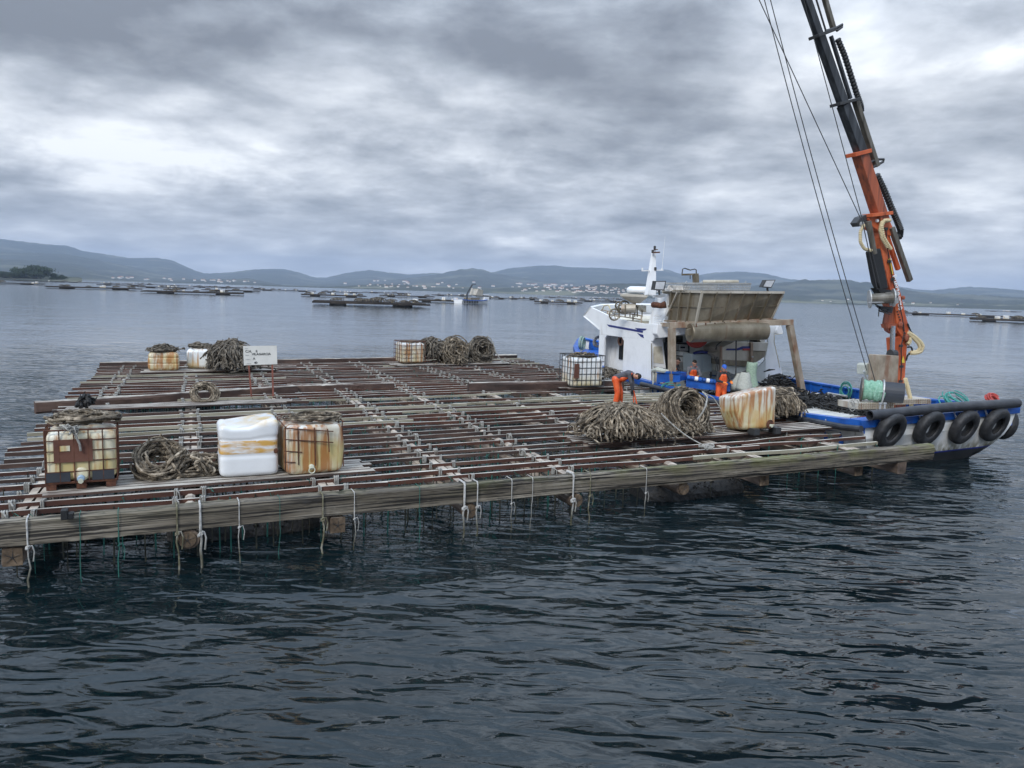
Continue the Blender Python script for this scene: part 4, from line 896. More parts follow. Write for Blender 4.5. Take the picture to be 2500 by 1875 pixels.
def coil(mb):
    c = mid(1425, 1560, 948)[0]+v_*.95+u_*.38; ax2 = nrm(np.array([0, 0, 1.])*.90+v_*.42)
    heap_torus(mb, c+[0, 0, .56], u_, ax2, .50, .22, .46, 220, .021, DZ+.05, 60, .05)
    heap_dome(mb, c-v_*.1, .95, .7, .45, 90, .021, DZ+.05, 34, ang=yr)
    heap_dome(mb, c+v_*.62, .8, .35, .92, 80, .024, DZ+.05, 30, ang=yr)
heap(coil, 'big upright rope coil with an open hollow, left of the tilted tank', name='rope_coil')
for px0, nm, lb, pts in [(0, 'white_rope', 'white rope loop hanging over the hollow of the big upright coil', [(1555-1350, 0)])]:
    c = mid(1425, 1560, 948)[0]-v_*.05+u_*.3+[0, 0, -.08]; mb = MB(); mb.tube([c+u_*.36+v_*.5+[0, 0, 1.30], c+u_*.30+v_*.2+[0, 0, 1.20], c+u_*.10+[0, 0, .98], c-u_*.02+[0, 0, .78], c-u_*.08+v_*.1+[0, 0, .6]], .024, 6)
    mb.tube([c+u_*.36+v_*.5+[0, 0, 1.30], c+u_*.6+v_*.3+[0, 0, 1.15], c+u_*.8+v_*.2+[0, 0, .85]], .018, 6); tag(mb.build('tie_rope', 'white_rope'), lb, 'rope')
mb = MB(); g0, g1 = dat(1428, 893, 1.9), dat(1527, 965, 1.2); mb.tube([g0+(g1-g0)*k/8+[0, 0, -.10*math.sin(math.pi*k/8)] for k in range(9)], .016, 6); heap_dome(mb, g1, .12, .1, .12, 6, .018, DZ, 10)
tag(mb.build('tie_rope', 'white_rope'), 'thin grey line slanting from the big heaps down to a front rail knot', 'rope')
heap(lambda mb: (heap_dome(mb, mid(1668, 1748, 908)[0]+v_*.8, .80, .85, .98, 220, .022, DZ+.06, 34, ang=yr), heap_torus(mb, mid(1668, 1748, 908)[0]+v_*.8+[0, 0, .55], u_, v_, .55, .2, .40, 50, .022, DZ+.06, 40)), 'rounded rope heap right of the tilted tank, against the boat')
heap(lambda mb: (heap_dome(mb, mid(462, 540, 803)[0]+v_*.8, 1.0, .9, 1.35, 150, .032, DZ+.04, 26, ang=yr, messy=.09), heap_dome(mb, mid(465, 540, 803)[0]+v_*.4, 1.2, .7, .6, 60, .032, DZ+.04, 22, ang=yr, messy=.09)), 'tall bristly rope heap behind the left side of the white sign', 'rope_dark')
heap(lambda mb: heap_torus(mb, dat(441, 853, 1.38)+v_*.1, u_, nrm(v_*.6+np.array([0, 0, .8])), .33, .13, .12, 26, .024, DZ+.05, 46, .03), 'single round rope coil propped on the middle beam left of the sign', name='rope_coil')
heap(lambda mb: heap_dome(mb, mid(915, 965, 786)[0]+v_*.8, .85, .8, 1.35, 120, .032, DZ+.04, 24, ang=yr, messy=.1), 'shaggy rope heap on the far edge, next to the yellowed caged tank', 'rope_dark')
heap(lambda mb: (heap_torus(mb, mid(962, 1020, 787)[0]+v_*.7+[0, 0, .62], u_, nrm(np.array([0, 0, 1.])+v_*.3), .42, .34, .45, 130, .030, DZ+.04, 30, .10), heap_dome(mb, mid(960, 1022, 787)[0]+v_*.7, .9, .8, .5, 40, .03, DZ, 20)), 'middle one of the three rope heaps on the far edge', 'rope')
heap(lambda mb: (heap_torus(mb, mid(1020, 1075, 785)[0]+v_*.7+[0, 0, .60], u_, nrm(np.array([0, 0, 1.])+v_*.25), .48, .26, .45, 120, .030, DZ+.04, 30, .09), heap_dome(mb, mid(1020, 1075, 785)[0]+v_*1.1, .7, .4, 1.05, 50, .03, DZ, 20)), 'upright ring of dark rope, rightmost of the three heaps on the far edge', 'rope_dark')
mb = MB(); q = mid(1030, 1072, 785)[0]; mb.tube([q+[0, 0, 1.5], q+u_*.3-v_*.15+[0, 0, 1.1], q+u_*.45-v_*.2+[0, 0, .6], q+u_*.8-v_*.3+[0, 0, .1], q+u_*1.1-v_*.35+[0, 0, .04]], .03, 6); tag(mb.build('tie_rope', 'white_rope'), 'white line trailing down from the rightmost far heap', 'rope')

# ------------------------------------------------------------------ the sign
p0, p1 = dat(543, 857, 1.14), dat(590, 856, 1.14); ex = nrm(p1-p0); sg = thing('notice_sign', 'white notice board on two rusty red posts on the raft', 'sign', (p0+p1)/2)
dpt = (p0+p1)[1]/2/2
def onsign(px, py, push=0.):                                               # plane of the board
    nn = nrm(np.cross(ex, (0, 0, 1))); o = (p0+p1)/2+nn*push; d = ray(px, py); return CP+d*(((o-CP)@nn)/(d@nn))
nn = nrm(np.cross(ex, (0, 0, 1)))
for p, xt in ((p0, 537), (p1, 588)):
    top_ = onsign(xt*1.1302, 785*1.1302); MB().beam(p, top_, .055, .055, up=nn).build('post', 'post', sg)
bc = [onsign(x, y, .04) for x, y in ((593.5, 845), (675.5, 844), (677, 889), (595.5, 892))]
MB().prism(bc, -nn*.025).build('board', 'sign', sg)
exb = nrm(bc[1]-bc[0]); ezb = np.cross(exb, nn); ezb = ezb if ezb[2] > 0 else -ezb; Wb = np.linalg.norm(bc[1]-bc[0]); Hb = np.linalg.norm(bc[3]-bc[0])
def text(body, pos, size, ex_, up_, nrm_, m, parent, name='lettering', align='LEFT', bold=.0):
    cu = bpy.data.curves.new(name, 'FONT'); cu.body = body; cu.size = size; cu.align_x = align; cu.extrude = .002; cu.offset = bold; cu.resolution_u = 3
    ob = bpy.data.objects.new('tmp', cu); COL.objects.link(ob); bpy.context.view_layer.update()
    me = bpy.data.meshes.new_from_object(ob.evaluated_get(bpy.context.evaluated_depsgraph_get())); bpy.data.objects.remove(ob)
    me.materials.clear(); me.materials.append(MT[m]); o = bpy.data.objects.new(name, me); COL.objects.link(o); o.parent = parent
    Mx = Matrix.Identity(4)
    for i in range(3): Mx[i][0] = ex_[i]; Mx[i][1] = up_[i]; Mx[i][2] = nrm_[i]; Mx[i][3] = pos[i]
    off_ = Vector((0, 0, 0)); q = parent
    while q is not None: off_ += q.location; q = q.parent
    o.matrix_local = Matrix.Translation(-off_) @ Mx; return o
fn = nn if nn @ (CP-bc[0]) > 0 else -nn
def sp_(fx, fy): return bc[0]+exb*Wb*fx-ezb*Hb*fy+fn*.006
for tx, fx, fy, sz in (('C.H.', .06, .33, .15), ('II', .365, .33, .15), ('VILAGARCIA', .25, .48, .145), ('A', .28, .71, .145), ('40', .31, .93, .145)):
    text(tx, sp_(fx, fy), Hb*sz*1.15, exb, ezb, fn, 'ink', sg, bold=.002)
for fx, fy, wl in ((.05, .14, .09), (.06, .49, .13), (.07, .71, .16), (.07, .93, .20)): text('abcdefghij'[:3] and {.14: 'nome', .49: 'distrito', .71: 'poligono', .93: 'cuadricula'}[fy], sp_(fx, fy), Hb*.062, exb, ezb, fn, 'ink_grey', sg, 'small_print')

# ------------------------------------------------------------------ the work boat
def T3(x, y, l): return onl(*z3(x, y), l)
def T3b(x, y, b): return onb(*z3(x, y), b)
def lpoly(pts, l, th, m, name, par, **k): return MB().prism([T3(x, y, l) for x, y in pts], BL*th).build(name, m, par, **k)
def bpoly(pts, b, th, m, name, par, **k): return MB().prism([W(l, b, z) for l, z in pts], BB*th).build(name, m, par, **k)
def lbar(a, c, l, r, m, name, par, square=True):
    p, q = T3(*a, l), T3(*c, l)
    return (MB().beam(p, q, r*2, r*2, up=BL) if square else MB().rod(p, q, r)).build(name, m, par)
boat = thing('work_boat', 'white and blue mussel work boat with orange crane moored along the raft', 'boat', W(11, 3.45, 0))
HEEL = .035
ST = [(0, .0, 1.62, 1.2), (.6, .0, 1.56, 1.15), (3, .0, 1.42, 1.0), (6, .02, 1.34, .95), (10, .05, 1.36, .95), (14, .12, 1.46, 1.0), (17, .35, 1.62, 1.1), (20, .95, 1.80, 1.25), (22.5, 2.0, 2.05, 1.5), (24.0, 3.0, 2.3, 1.8), (24.4, 3.38, 2.4, 2.)]
def hullz(b, z): return z+(b-3.45)*HEEL
def section(l, b0, zt):
    c = 3.45; hw = c-b0; rg = []
    f = min(1, hw/3.4); under = .55+.45*f
    pr = [(0, -.45), (.28, -.40), (.55, -.12), (.70, .12), (.80, .38), (.88, .72), (.94, 1.05), (1., zt-.05)] if l < 1 else [(0, -.6), (.4, -.58), (.72, -.3), (.84, .05), (.91, .45), (.95, .8), (.97, 1.1), (1., zt-.05)]
    if l > 18: pr = [(0, -.6), (.25, -.5), (.5, 0.), (.62, .4), (.72, .8), (.82, 1.2), (.91, 1.5), (1., zt-.05)]
    for sgn in (-1, 1):
        q = [(x, z) for x, z in pr]; q = q if sgn == 1 else q[::-1]
        for x, z in q:
            if sgn == -1 and x == 0: continue
            bb = c+sgn*x*hw; rg.append(W(l+(0 if l > 1 else (1.05-min(1.05, max(z, -.2)+.2))*.55), bb, hullz(bb, z)))
    return np.array(rg)
hull = MB().loft([section(l, b0, zt) for l, b0, zt, _ in ST], closed=False, cap=False)
n0 = 15; hull.f.append(list(range(n0))[::-1])
hull = hull.build('hull', 'hull', boat, smooth=False)
md = hull.modifiers.new('thickness', 'SOLIDIFY'); md.thickness = .06; md.offset = 0
def gun(side, off=0., dz=0.): return [W(l, (b0+off) if side < 0 else (6.9-b0-off), hullz(b0 if side < 0 else 6.9-b0, zt+dz)) for l, b0, zt, _ in ST]
for side in (-1, 1):
    G = gun(side); inner = gun(side, .10); mb = MB(); rings = []
    for p, q, s4 in zip(G, inner, ST):
        out = nrm(p-q) if np.linalg.norm(p-q) > 0 else BB
        out = -BB if side < 0 else BB
        rings.append(np.array([p+out*.10+[0, 0, -.20], p+out*.10+[0, 0, .05], p-out*.22+[0, 0, .05], p-out*.22+[0, 0, -.02], p-out*.02+[0, 0, -.03], p-out*.02+[0, 0, -.20]]))
    mb.loft(rings).build('gunwale', 'blue', boat)
    rings = []
    for p, s4 in zip(G[:-1], ST[:-1]):
        out = -BB if side < 0 else BB; lowz = .80 if 2 < s4[0] < 18 else s4[2]-.5
        top_ = p-out*.10+[0, 0, -.02]; bt = p-out*.12; bt = np.array([bt[0], bt[1], lowz]); rings.append(np.array([top_, top_-out*.05, bt-out*.05, bt]))
    MB().loft(rings).build('bulwark', 'blue', boat)
    for l in np.arange(.9, 11.5, .62):
        zt = np.interp(l, [s4[0] for s4 in ST], [s4[2] for s4 in ST]); bb = .20 if side < 0 else 6.70
        MB().box(W(l, bb, hullz(bb, (zt+.65)/2)), (.05, .14, zt-.70), BL, BB).build('bulwark_rib', 'blue', boat)
# transom rail, deck, aft platform
MB().prism([W(-.10, -.08, hullz(0, 1.42)), W(-.10, 6.98, hullz(6.9, 1.42)), W(-.10, 6.98, hullz(6.9, 1.66)), W(-.10, -.08, hullz(0, 1.66))], BL*.50).build('transom_rail', 'blue', boat, bevel=.02)
MB().prism([W(.45, .2, .92), W(.45, 6.7, .97), W(6, 6.7, .80), W(6, .2, .76)], (0, 0, .04)).build('aft_deck', 'deck_white', boat)
MB().prism([W(6, .2, .76), W(6, 6.7, .8), W(8.3, 6.7, .8), W(8.3, .2, .76)], (0, 0, .04)).build('work_deck', 'deck_white', boat)
MB().prism([W(8.3, .35, .38), W(8.3, 6.5, .42), W(17.2, 6.3, .42), W(17.2, .5, .38)], (0, 0, .04)).build('deck_well', 'deck_white', boat)
MB().prism([W(8.26, .3, .42), W(8.26, 6.6, .42), W(8.26, 6.6, .80), W(8.26, .3, .80)], BL*.04).build('deck_step', 'deck_white', boat)
MB().prism([W(17, .5, 1.35), W(17, 6.4, 1.4), W(22.4, 4.7, 1.62), W(24, 3.5, 1.75), W(22.4, 2.2, 1.6)], (0, 0, .04)).build('fore_deck', 'blue', boat)
# long black pipe fender along the transom, open near end
pa, pb = onl(*s5_(545, 505), -.22) if False else onl(2000+545/4.424, 900+505/4.424, -.22), onl(2000+2140/4.424, 900+372/4.424, -.22)
dp = nrm(pb-pa)
mb = MB(); u1 = nrm(np.cross(dp, (0, 0, 1))); w1 = np.cross(u1, dp); ang = np.linspace(0, 2*math.pi, 21)[:-1]
mb.loft([np.array([p+(u1*math.cos(a)+w1*math.sin(a))*r_ for a in ang]) for p, r_ in ((pa+dp*.6, .125), (pa, .125), (pa, .152), (pa+(pb-pa)*.5+[0, 0, .05], .155), (pb, .155))], cap=True).build('fender_pipe', 'pipe', boat, smooth=False)
MB().tube([W(-.12, -.12, 1.30), W(.5, -.14, 1.24), W(6, -.16, 1.12), W(12, -.1, 1.18)], .10, 10).build('rubbing_strake', 'pipe', boat)
# tyres on the transom: (zoomed centre x, y, l offset)
def tyre(c, n_, R1, R2, label, half=.15, group='tyres hung along the boat stern'):
    n_ = nrm(n_); prof = [(R2, -half*.55), (R2-.02, -half*.8), (R2+.06, -half), (R1-.10, -half*1.02), (R1-.03, -half*.85), (R1, -half*.5), (R1+.004, 0), (R1, half*.5), (R1-.03, half*.85), (R1-.10, half*1.02), (R2+.06, half), (R2-.02, half*.8), (R2, half*.55), (R2+.03, half*.3), (R1-.05, 0), (R2+.03, -half*.3)]
    ax = n_; u = nrm(np.cross(ax, (0, 0, 1))); v = np.cross(ax, u); n = 44; rings = []
    for k in range(n):
        a = 2*math.pi*k/n; rings.append(np.array([c+ax*h+(r+(.006 if k % 2 and r > R1-.05 else 0))*(u*math.cos(a)+v*math.sin(a)) for r, h in prof]))
    V = np.vstack(rings); m_ = len(prof); Fc = [[i*m_+k, ((i+1) % n)*m_+k, ((i+1) % n)*m_+(k+1) % m_, i*m_+(k+1) % m_] for i in range(n) for k in range(m_)]
    o = MB().add(V, Fc).build('tyre', 'tyre', smooth=True); tag(o, label, 'tyre', group); return o
TY = [(765, 668, 'tyre nearest the raft corner at the left end of the stern row'), (1185, 640, 'second tyre from the left along the boat stern'), (1565, 630, 'third tyre from the left along the boat stern'), (1895, 605, 'fourth tyre along the boat stern, second from its far corner')]
for k, (x, y, lb) in enumerate(TY):
    c = onl(2000+x/4.424, 900+y/4.424, -.16); c[2] = min(c[2], 1.10+.02*k) if False else c[2]
    tyre(c, -BL*1.0+np.array([0, 0, -.36])+BB*.12, .585, .30, lb)
    # chains up to the rail
    for s_ in (-1, 1):
        mb = MB(); a = c+BB*s_*.42+[0, 0, .33]; e = c+BB*s_*.62+[0, 0, .66]-BL*.0
        for j in range(6):
            p = a+(e-a)*(j+.5)/6; d1 = nrm(e-a); d2 = nrm(np.cross(d1, BL if j % 2 else nrm(BL+BB))); mb.tube([p+d1*.045*math.cos(t_)+d2*.02*math.sin(t_) for t_ in np.linspace(0, 6.283, 7)[:-1]], .008, 4, closed=True)
        mb.build('tyre_chain', 'galv', boat)
c = W(.55, 7.12, 1.02+.08); tyre(c, BB+np.array([0, 0, -.2])-BL*.25, .56, .29, 'last tyre round the far corner of the boat stern, half hidden')
# mooring shackles on the near gunwale
for x, y in ((70, 560), (398, 590)):
    p = onl(2000+x/4.424, 900+y/4.424, .3) if x > 200 else onb(2000+x/4.424, 900+y/4.424, -.14)
    mb = MB()
    for j in range(7): q = p+np.array([0, 0, -.055*j]); e = BL if j % 2 else BB; mb.tube([q+np.array([0, 0, .04*math.cos(t_)])+e*.02*math.sin(t_) for t_ in np.linspace(0, 6.283, 7)[:-1]], .009, 4, closed=True)
    mb.build('mooring_chain', 'galv', boat)

# wheelhouse: side walls with a doorway, roof with flared bulwark
for side, b0 in ((-1, .50), (1, 6.25)):
    th = .09; dz = 0 if side < 0 else .18
    up_ = [(12.2, 3.05), (11.85, 3.50), (11.55, 3.86), (13.0, 3.80), (14.5, 3.86), (16.0, 4.0), (17.1, 4.22), (17.96, 4.38), (18.3, 4.2), (18.72, 3.90), (17.02, 3.34), (17.02, 3.06)]
    bpoly([(l, z+dz) for l, z in up_], b0, th, 'boat_white', 'side_wall', boat, bevel=.02)
    bpoly([(16.5, 1.3), (17.02, 1.3), (17.02, 3.06+dz), (16.5, 3.06+dz)], b0, th, 'boat_white', 'side_wall', boat)
    bpoly([(12.05, 1.15), (14.2, 1.15), (14.5, 1.32), (14.64, 1.6), (14.64, 3.06+dz), (12.35, 3.06+dz), (12.25, 2.4), (12.12, 1.7)], b0, th, 'boat_white', 'side_wall', boat)
    bpoly([(14.2, 1.15), (16.6, 1.15), (16.6, 1.48), (14.5, 1.42)], b0+.002, th-.004, 'boat_white', 'door_sill', boat)
for a, c in (((16.45, 3.06), (16.45, 2.92)), ((14.69, 3.06), (14.69, 2.92))): bpoly([a, c, (a[0]+(-.14 if a[0] > 15.5 else .14), 3.06)], .502, .085, 'boat_white', 'door_corner', boat)
# inside the doorway: cabin wall with a narrow window and a door standing open
MB().box(W(15.6, 1.25, 2.3), (3.0, .06, 1.9), BL, BB).build('cabin_wall', 'boat_white', boat)
MB().box(W(16.0, 1.19, 2.42), (.36, .05, 1.05), BL, BB).build('window', 'glass_dark', boat, bevel=.01)
mb = MB(); c = T3b(562, 858, 1.14); mb.tube([c+(BL*math.cos(a)+np.array([0, 0, math.sin(a)]))*.20 for a in np.linspace(0, 6.283, 17)[:-1]], .055, 8, closed=True); mb.build('life_ring', 'skin', boat)
MB().rod(T3b(588, 880, 1.0), T3b(585, 1085, 1.0), .03).build('hand_rail', 'tan', boat)
MB().box(W(15.0, 1.19, 1.62), (.30, .12, .18), BL, BB).build('vent_box', 'tan', boat)
# blue stripes
for pts in ([(16.3, 3.60), (16.1, 3.50), (13.05, 3.38), (13.0, 3.47)], [(13.72, 3.56), (13.45, 3.48), (12.85, 3.50), (12.72, 3.58)], [(13.5, 3.34), (13.2, 3.20), (12.92, 3.15), (13.0, 3.29)]):
    bpoly(pts, .485, .012, 'navy', 'stripe', boat)
MB().prism([W(17.0, .55, 1.3), W(17.0, 6.3, 1.35), W(17.0, 6.3, 3.4), W(17.0, .55, 3.3)], BL*.06).build('front_wall', 'boat_white', boat)
MB().prism([W(11.6, .6, 3.60), W(11.6, 6.24, 3.76), W(17.0, 6.24, 3.80), W(18.0, 5.4, 3.9), W(18.5, 3.4, 3.9), W(18.0, 1.4, 3.85), W(17.0, .6, 3.62)], (0, 0, .10)).build('flybridge_floor', 'cream', boat)
fr0 = [W(17.0, .5, 3.35), W(17.6, 1.2, 3.4), W(18.0, 3.4, 3.45), W(17.6, 5.6, 3.5), W(17.0, 6.3, 3.52)]; fr1 = [W(18.7, .5, 3.92), W(19.1, 1.4, 4.0), W(19.4, 3.4, 4.1), W(19.1, 5.5, 4.1), W(18.7, 6.3, 4.1)]; fr2 = [W(17.96, .5, 4.38), W(18.5, 1.4, 4.5), W(18.8, 3.4, 4.58), W(18.5, 5.5, 4.6), W(17.96, 6.3, 4.55)]
o = MB().loft([np.array(fr0), np.array(fr1), np.array(fr2)], closed=False, cap=False).build('bow_bulwark', 'boat_white', boat); md = o.modifiers.new('t', 'SOLIDIFY'); md.thickness = .08
# edge of the roof facing aft, eave and the near arch frame
MB().prism([T3(870, 718, 11.5), T3(1125, 745, 11.5), T3(1115, 800, 11.5), T3(885, 838, 11.5), T3(862, 800, 11.5)], BL*.35).build('roof_edge', 'boat_white', boat, bevel=.03)
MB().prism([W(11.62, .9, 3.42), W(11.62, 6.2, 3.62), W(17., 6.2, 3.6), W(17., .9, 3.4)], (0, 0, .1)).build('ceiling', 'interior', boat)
lpoly([(818, 870), (850, 842), (912, 840), (940, 1090), (822, 1068)], 12.30, .06, 'boat_white', 'locker_door', boat, bevel=.02)
lpoly([(838, 905), (905, 905), (922, 1048), (838, 1040)], 12.28, .02, 'cream', 'locker_panel', boat)
lbar((818, 880), (822, 1240), 12.1, .022, 'tan', 'pipe', boat, False)
MB().prism([W(12.32, .52, 1.0), W(12.32, 1.3, 1.0), W(12.32, 1.2, 2.0), W(12.32, .52, 1.9)], BL*.2).build('locker_base', 'cream', boat)
# aft face of the cabin, deep inside
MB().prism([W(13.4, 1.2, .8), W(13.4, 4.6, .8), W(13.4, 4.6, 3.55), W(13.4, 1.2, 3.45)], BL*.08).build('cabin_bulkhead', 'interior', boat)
for pts in ([(935, 830), (985, 828), (985, 880), (935, 885)], [(1015, 820), (1080, 818), (1080, 870), (1015, 875)]): lpoly(pts, 13.36, .03, 'glass_dark', 'window', boat, bevel=.01)
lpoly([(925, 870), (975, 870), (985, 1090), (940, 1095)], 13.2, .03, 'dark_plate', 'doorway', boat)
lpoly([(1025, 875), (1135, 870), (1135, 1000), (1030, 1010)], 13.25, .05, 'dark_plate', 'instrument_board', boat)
# mast pylon with exhaust and louvres
py = [W(13.05, .75, 3.7), W(11.85, .75, 3.7), W(11.75, 1.6, 3.72), W(13.0, 1.6, 3.72)]; pt = [W(12.75, .90, 5.12), W(11.85, .90, 5.16), W(11.8, 1.5, 5.16), W(12.7, 1.5, 5.12)]
pyl = MB().loft([np.array(py), np.array([a+(b2-a)*.5 for a, b2 in zip(py, pt)]), np.array(pt)]).build('mast_pylon', 'boat_white', boat, bevel=.04)
lpoly([(848, 478), (935, 466), (938, 490), (905, 500), (850, 498)], 11.7, .2, 'boat_white', 'pylon_cap', boat)
for k in range(5): lpoly([(846, 650+19*k), (905, 645+19*k), (905, 652+19*k), (846, 657+19*k)], 11.76, .05, 'boat_white', 'louvre', pyl)
e0 = T3(865, 560, 11.6); e1 = T3(935, 556, 11.3); mb = MB(); mb.tube([e0+BL*.3, e0, T3(895, 566, 11.45), e1], [.13, .13, .12, .16], 12); mb.build('exhaust_pipe', 'rust', boat)
m0, m1_, m2 = T3(808, 480, 12.4), T3(825, 300, 12.5), T3(838, 105, 12.6)
ms = MB().beam(m0, m2, .42, .30, 6, 0, up=BL, w1=.14, h1=.12).build('mast', 'boat_white', boat)
MB().beam(T3(740, 276, 12.5), T3(915, 270, 12.5), .06, .05).build('cross_tree', 'boat_white', ms)
for x, y0, y1 in ((743, 276, 250), (905, 270, 255)): MB().rod(T3(x, y0, 12.5), T3(x, y1, 12.5), .04).build('deck_light', 'boat_white', ms)
MB().rod(T3(906, 262, 12.5), T3(932, -10, 12.5), .012, 5, .005).build('antenna', 'boat_white', ms)
for x, y in ((845, 85), (828, 118), (850, 262), (822, 382)): MB().lathe([(.03, 0), (.055, .02), (.055, .13), (.03, .15)], T3(x, y+12, 12.4), n=12).build('navigation_light', 'steel_dark', ms)
MB().beam(T3(838, 125, 12.3), T3(885, 122, 12.3), .10, .06).build('lamp_bracket', 'rust', ms); MB().rod(T3(838, 100, 12.5), T3(870, 100, 12.5), .02).build('lamp_arm', 'rust', ms)
def flood(pts, l, name, par):
    P = [T3(x, y, l) for x, y in pts]; o = MB().prism(P, BL*.22).build('floodlight', 'steel_dark', par, bevel=.01); c = sum(P)/4
    MB().prism([c+(p-c)*.80-BL*.012 for p in P], BL*.01).build('lamp_glass', 'lamp_glass', o); return o
f1 = flood([(850, 360), (942, 360), (925, 440), (836, 435)], 11.4, '', boat); lbar((880, 440), (885, 475), 11.5, .03, 'steel_dark', 'lamp_stand', boat)
f2 = flood([(1768, 352), (1852, 350), (1815, 418), (1738, 412)], 9.4, '', boat); lbar((1780, 418), (1785, 448), 9.5, .03, 'steel_dark', 'lamp_stand', boat)
# flybridge gear
MB().lathe([(.62, 0), (.66, .08), (.64, .2), (.5, .28)], T3(727, 458, 14.2), n=24).build('radome', 'boat_white', boat, smooth=True)
fun = [T3(560, 468, 14.0), T3(785, 478, 13.2), T3(795, 470, 14.6), T3(600, 458, 15.3)]; fb_ = [T3(650, 545, 14.0), T3(725, 548, 13.6), T3(728, 545, 14.2), T3(668, 540, 14.6)]
MB().loft([np.array(fun), np.array([p+[0, 0, -.10] for p in fun]), np.array(fb_)]).build('feed_hopper', 'tan_light', boat)
MB().rod(T3(570, 590, 14.3), T3(690, 585, 13.9), .22, 16).build('drum_body', 'tan_light', boat)
for x, y, r_, l in ((592, 580, .30, 14.2), (510, 640, .26, 14.3), (548, 565, .18, 14.4)):
    c = T3(x, y, l); mb = MB(); mb.tube([c+(BB*math.cos(a)+np.array([0, 0, math.sin(a)]))*r_ for a in np.linspace(0, 6.283, 17)[:-1]], .04, 6, closed=True)
    for a in range(5): mb.rod(c, c+(BB*math.cos(a*1.257)+np.array([0, 0, math.sin(a*1.257)]))*r_, .018, 5)
    mb.build('belt_wheel', 'tan', boat)
mb = MB()
for x in (600, 640, 680, 700, 740): mb.rod(T3(x, 560, 14.0), T3(x, 660, 14.0), .03, 5)
mb.build('machine_legs', 'tan', boat)
MB().prism([T3(700, 560, 13.8), T3(775, 565, 13.8), T3(775, 620, 13.8)], BL*.5).build('chute', 'tan_light', boat)
mb = MB().tube([T3(410, 600, 15.8), T3(425, 565, 15.6), T3(460, 560, 15.3), T3(480, 600, 15.)], .03, 6); mb.build('hose', 'hose_cream', boat)
ra = [(403, 600), (455, 610), (550, 622), (665, 638), (735, 650)]
for k, (x, y) in enumerate(ra):
    MB().rod(T3b(x, y, .8), T3b(x, y+68, .8), .04, 6).build('rail_post', 'frame_tan', boat)
for dy in (0, 32): MB().tube([T3b(x, y+dy, .8) for x, y in ra], .03, 6).build('rail_bar', 'frame_tan', boat)
for x, y in ((575, 690), (470, 628)): MB().lathe([(.02, 0), (.16, .02), (.14, .1), (.05, .14)], T3b(x, y+8, 1.4), n=16).build('deck_fitting', 'cream', boat)
MB().box(T3b(680, 700, 1.2), (1.1, .9, .16), BL, BB).build('hatch', 'cream', boat, bevel=.03)

# hopper with ribs: side face along the boat, stern face leaning out
hb1 = [W(9.80, 1.0, 4.0), W(9.55, 4.72, 4.22), W(12.3, 4.72, 4.22), W(12.3, 1.0, 3.98)]; ht = [W(9.50, 1.0, 5.28), W(9.00, 4.80, 5.38), W(12.3, 4.80, 5.40), W(12.3, 1.0, 5.29)]
hp = MB().loft([np.array(hb1), np.array(ht)], cap=False)
hp = hp.build('hopper', 'tan', boat); md = hp.modifiers.new('t', 'SOLIDIFY'); md.thickness = .05
MB().prism([hb1[0], hb1[1], hb1[2], hb1[3]], (0, 0, .05)).build('hopper_floor', 'tan', hp)
def hribs(a0, a1, t0, t1, ns_, w_=.065, h_=.13):
    for k in range(ns_+1):
        q = k/ns_; p0_, p1_ = a0+(a1-a0)*q, t0+(t1-t0)*q; out = nrm(np.cross(a1-a0, t0-a0)); out = out if out@(CP-a0) > 0 else -out
        MB().beam(p0_+out*.03, p1_+out*.03, w_, h_ if 0 < k < ns_ else .05, up=out).build('rib', 'tan_light' if k in (0, ns_) else 'tan', hp)
hribs(hb1[0], hb1[1], ht[0], ht[1], 6); hribs(hb1[3], hb1[0], ht[3], ht[0], 4)
for a, c, t0, t1 in ((hb1[0], hb1[1], ht[0], ht[1]), (hb1[3], hb1[0], ht[3], ht[0])):
    out = nrm(np.cross(c-a, t0-a)); out = out if out@(CP-a) > 0 else -out
    m0_, m1b = a+(t0-a)*.5, c+(t1-c)*.5; MB().beam(m0_+out*.025, m1b+out*.025, .03, .05, up=out).build('rib', 'tan', hp)
    MB().beam(t0+out*.04, t1+out*.04, .09, .10).build('rim', 'tan_light', hp); MB().beam(a+out*.035, c+out*.035, .08, .09).build('rim', 'frame_tan', hp)
oo = nrm(np.cross(hb1[0]-hb1[3], ht[3]-hb1[3])); oo = oo if oo@(CP-hb1[3]) > 0 else -oo
MB().beam(hb1[3]+(hb1[0]-hb1[3])*.12+oo*.07, ht[3]+(ht[0]-ht[3])*.42+oo*.07, .05, .06, up=oo).build('brace', 'tan_light', hp)
lbar((965, 602), (1110, 600), 11.6, .02, 'frame_tan', 'walk_rail', boat, False); lbar((1037, 600), (1037, 712), 11.6, .022, 'frame_tan', 'walk_post', boat, False); lbar((925, 690), (1125, 712), 11.2, .03, 'frame_tan', 'walk_edge', boat)
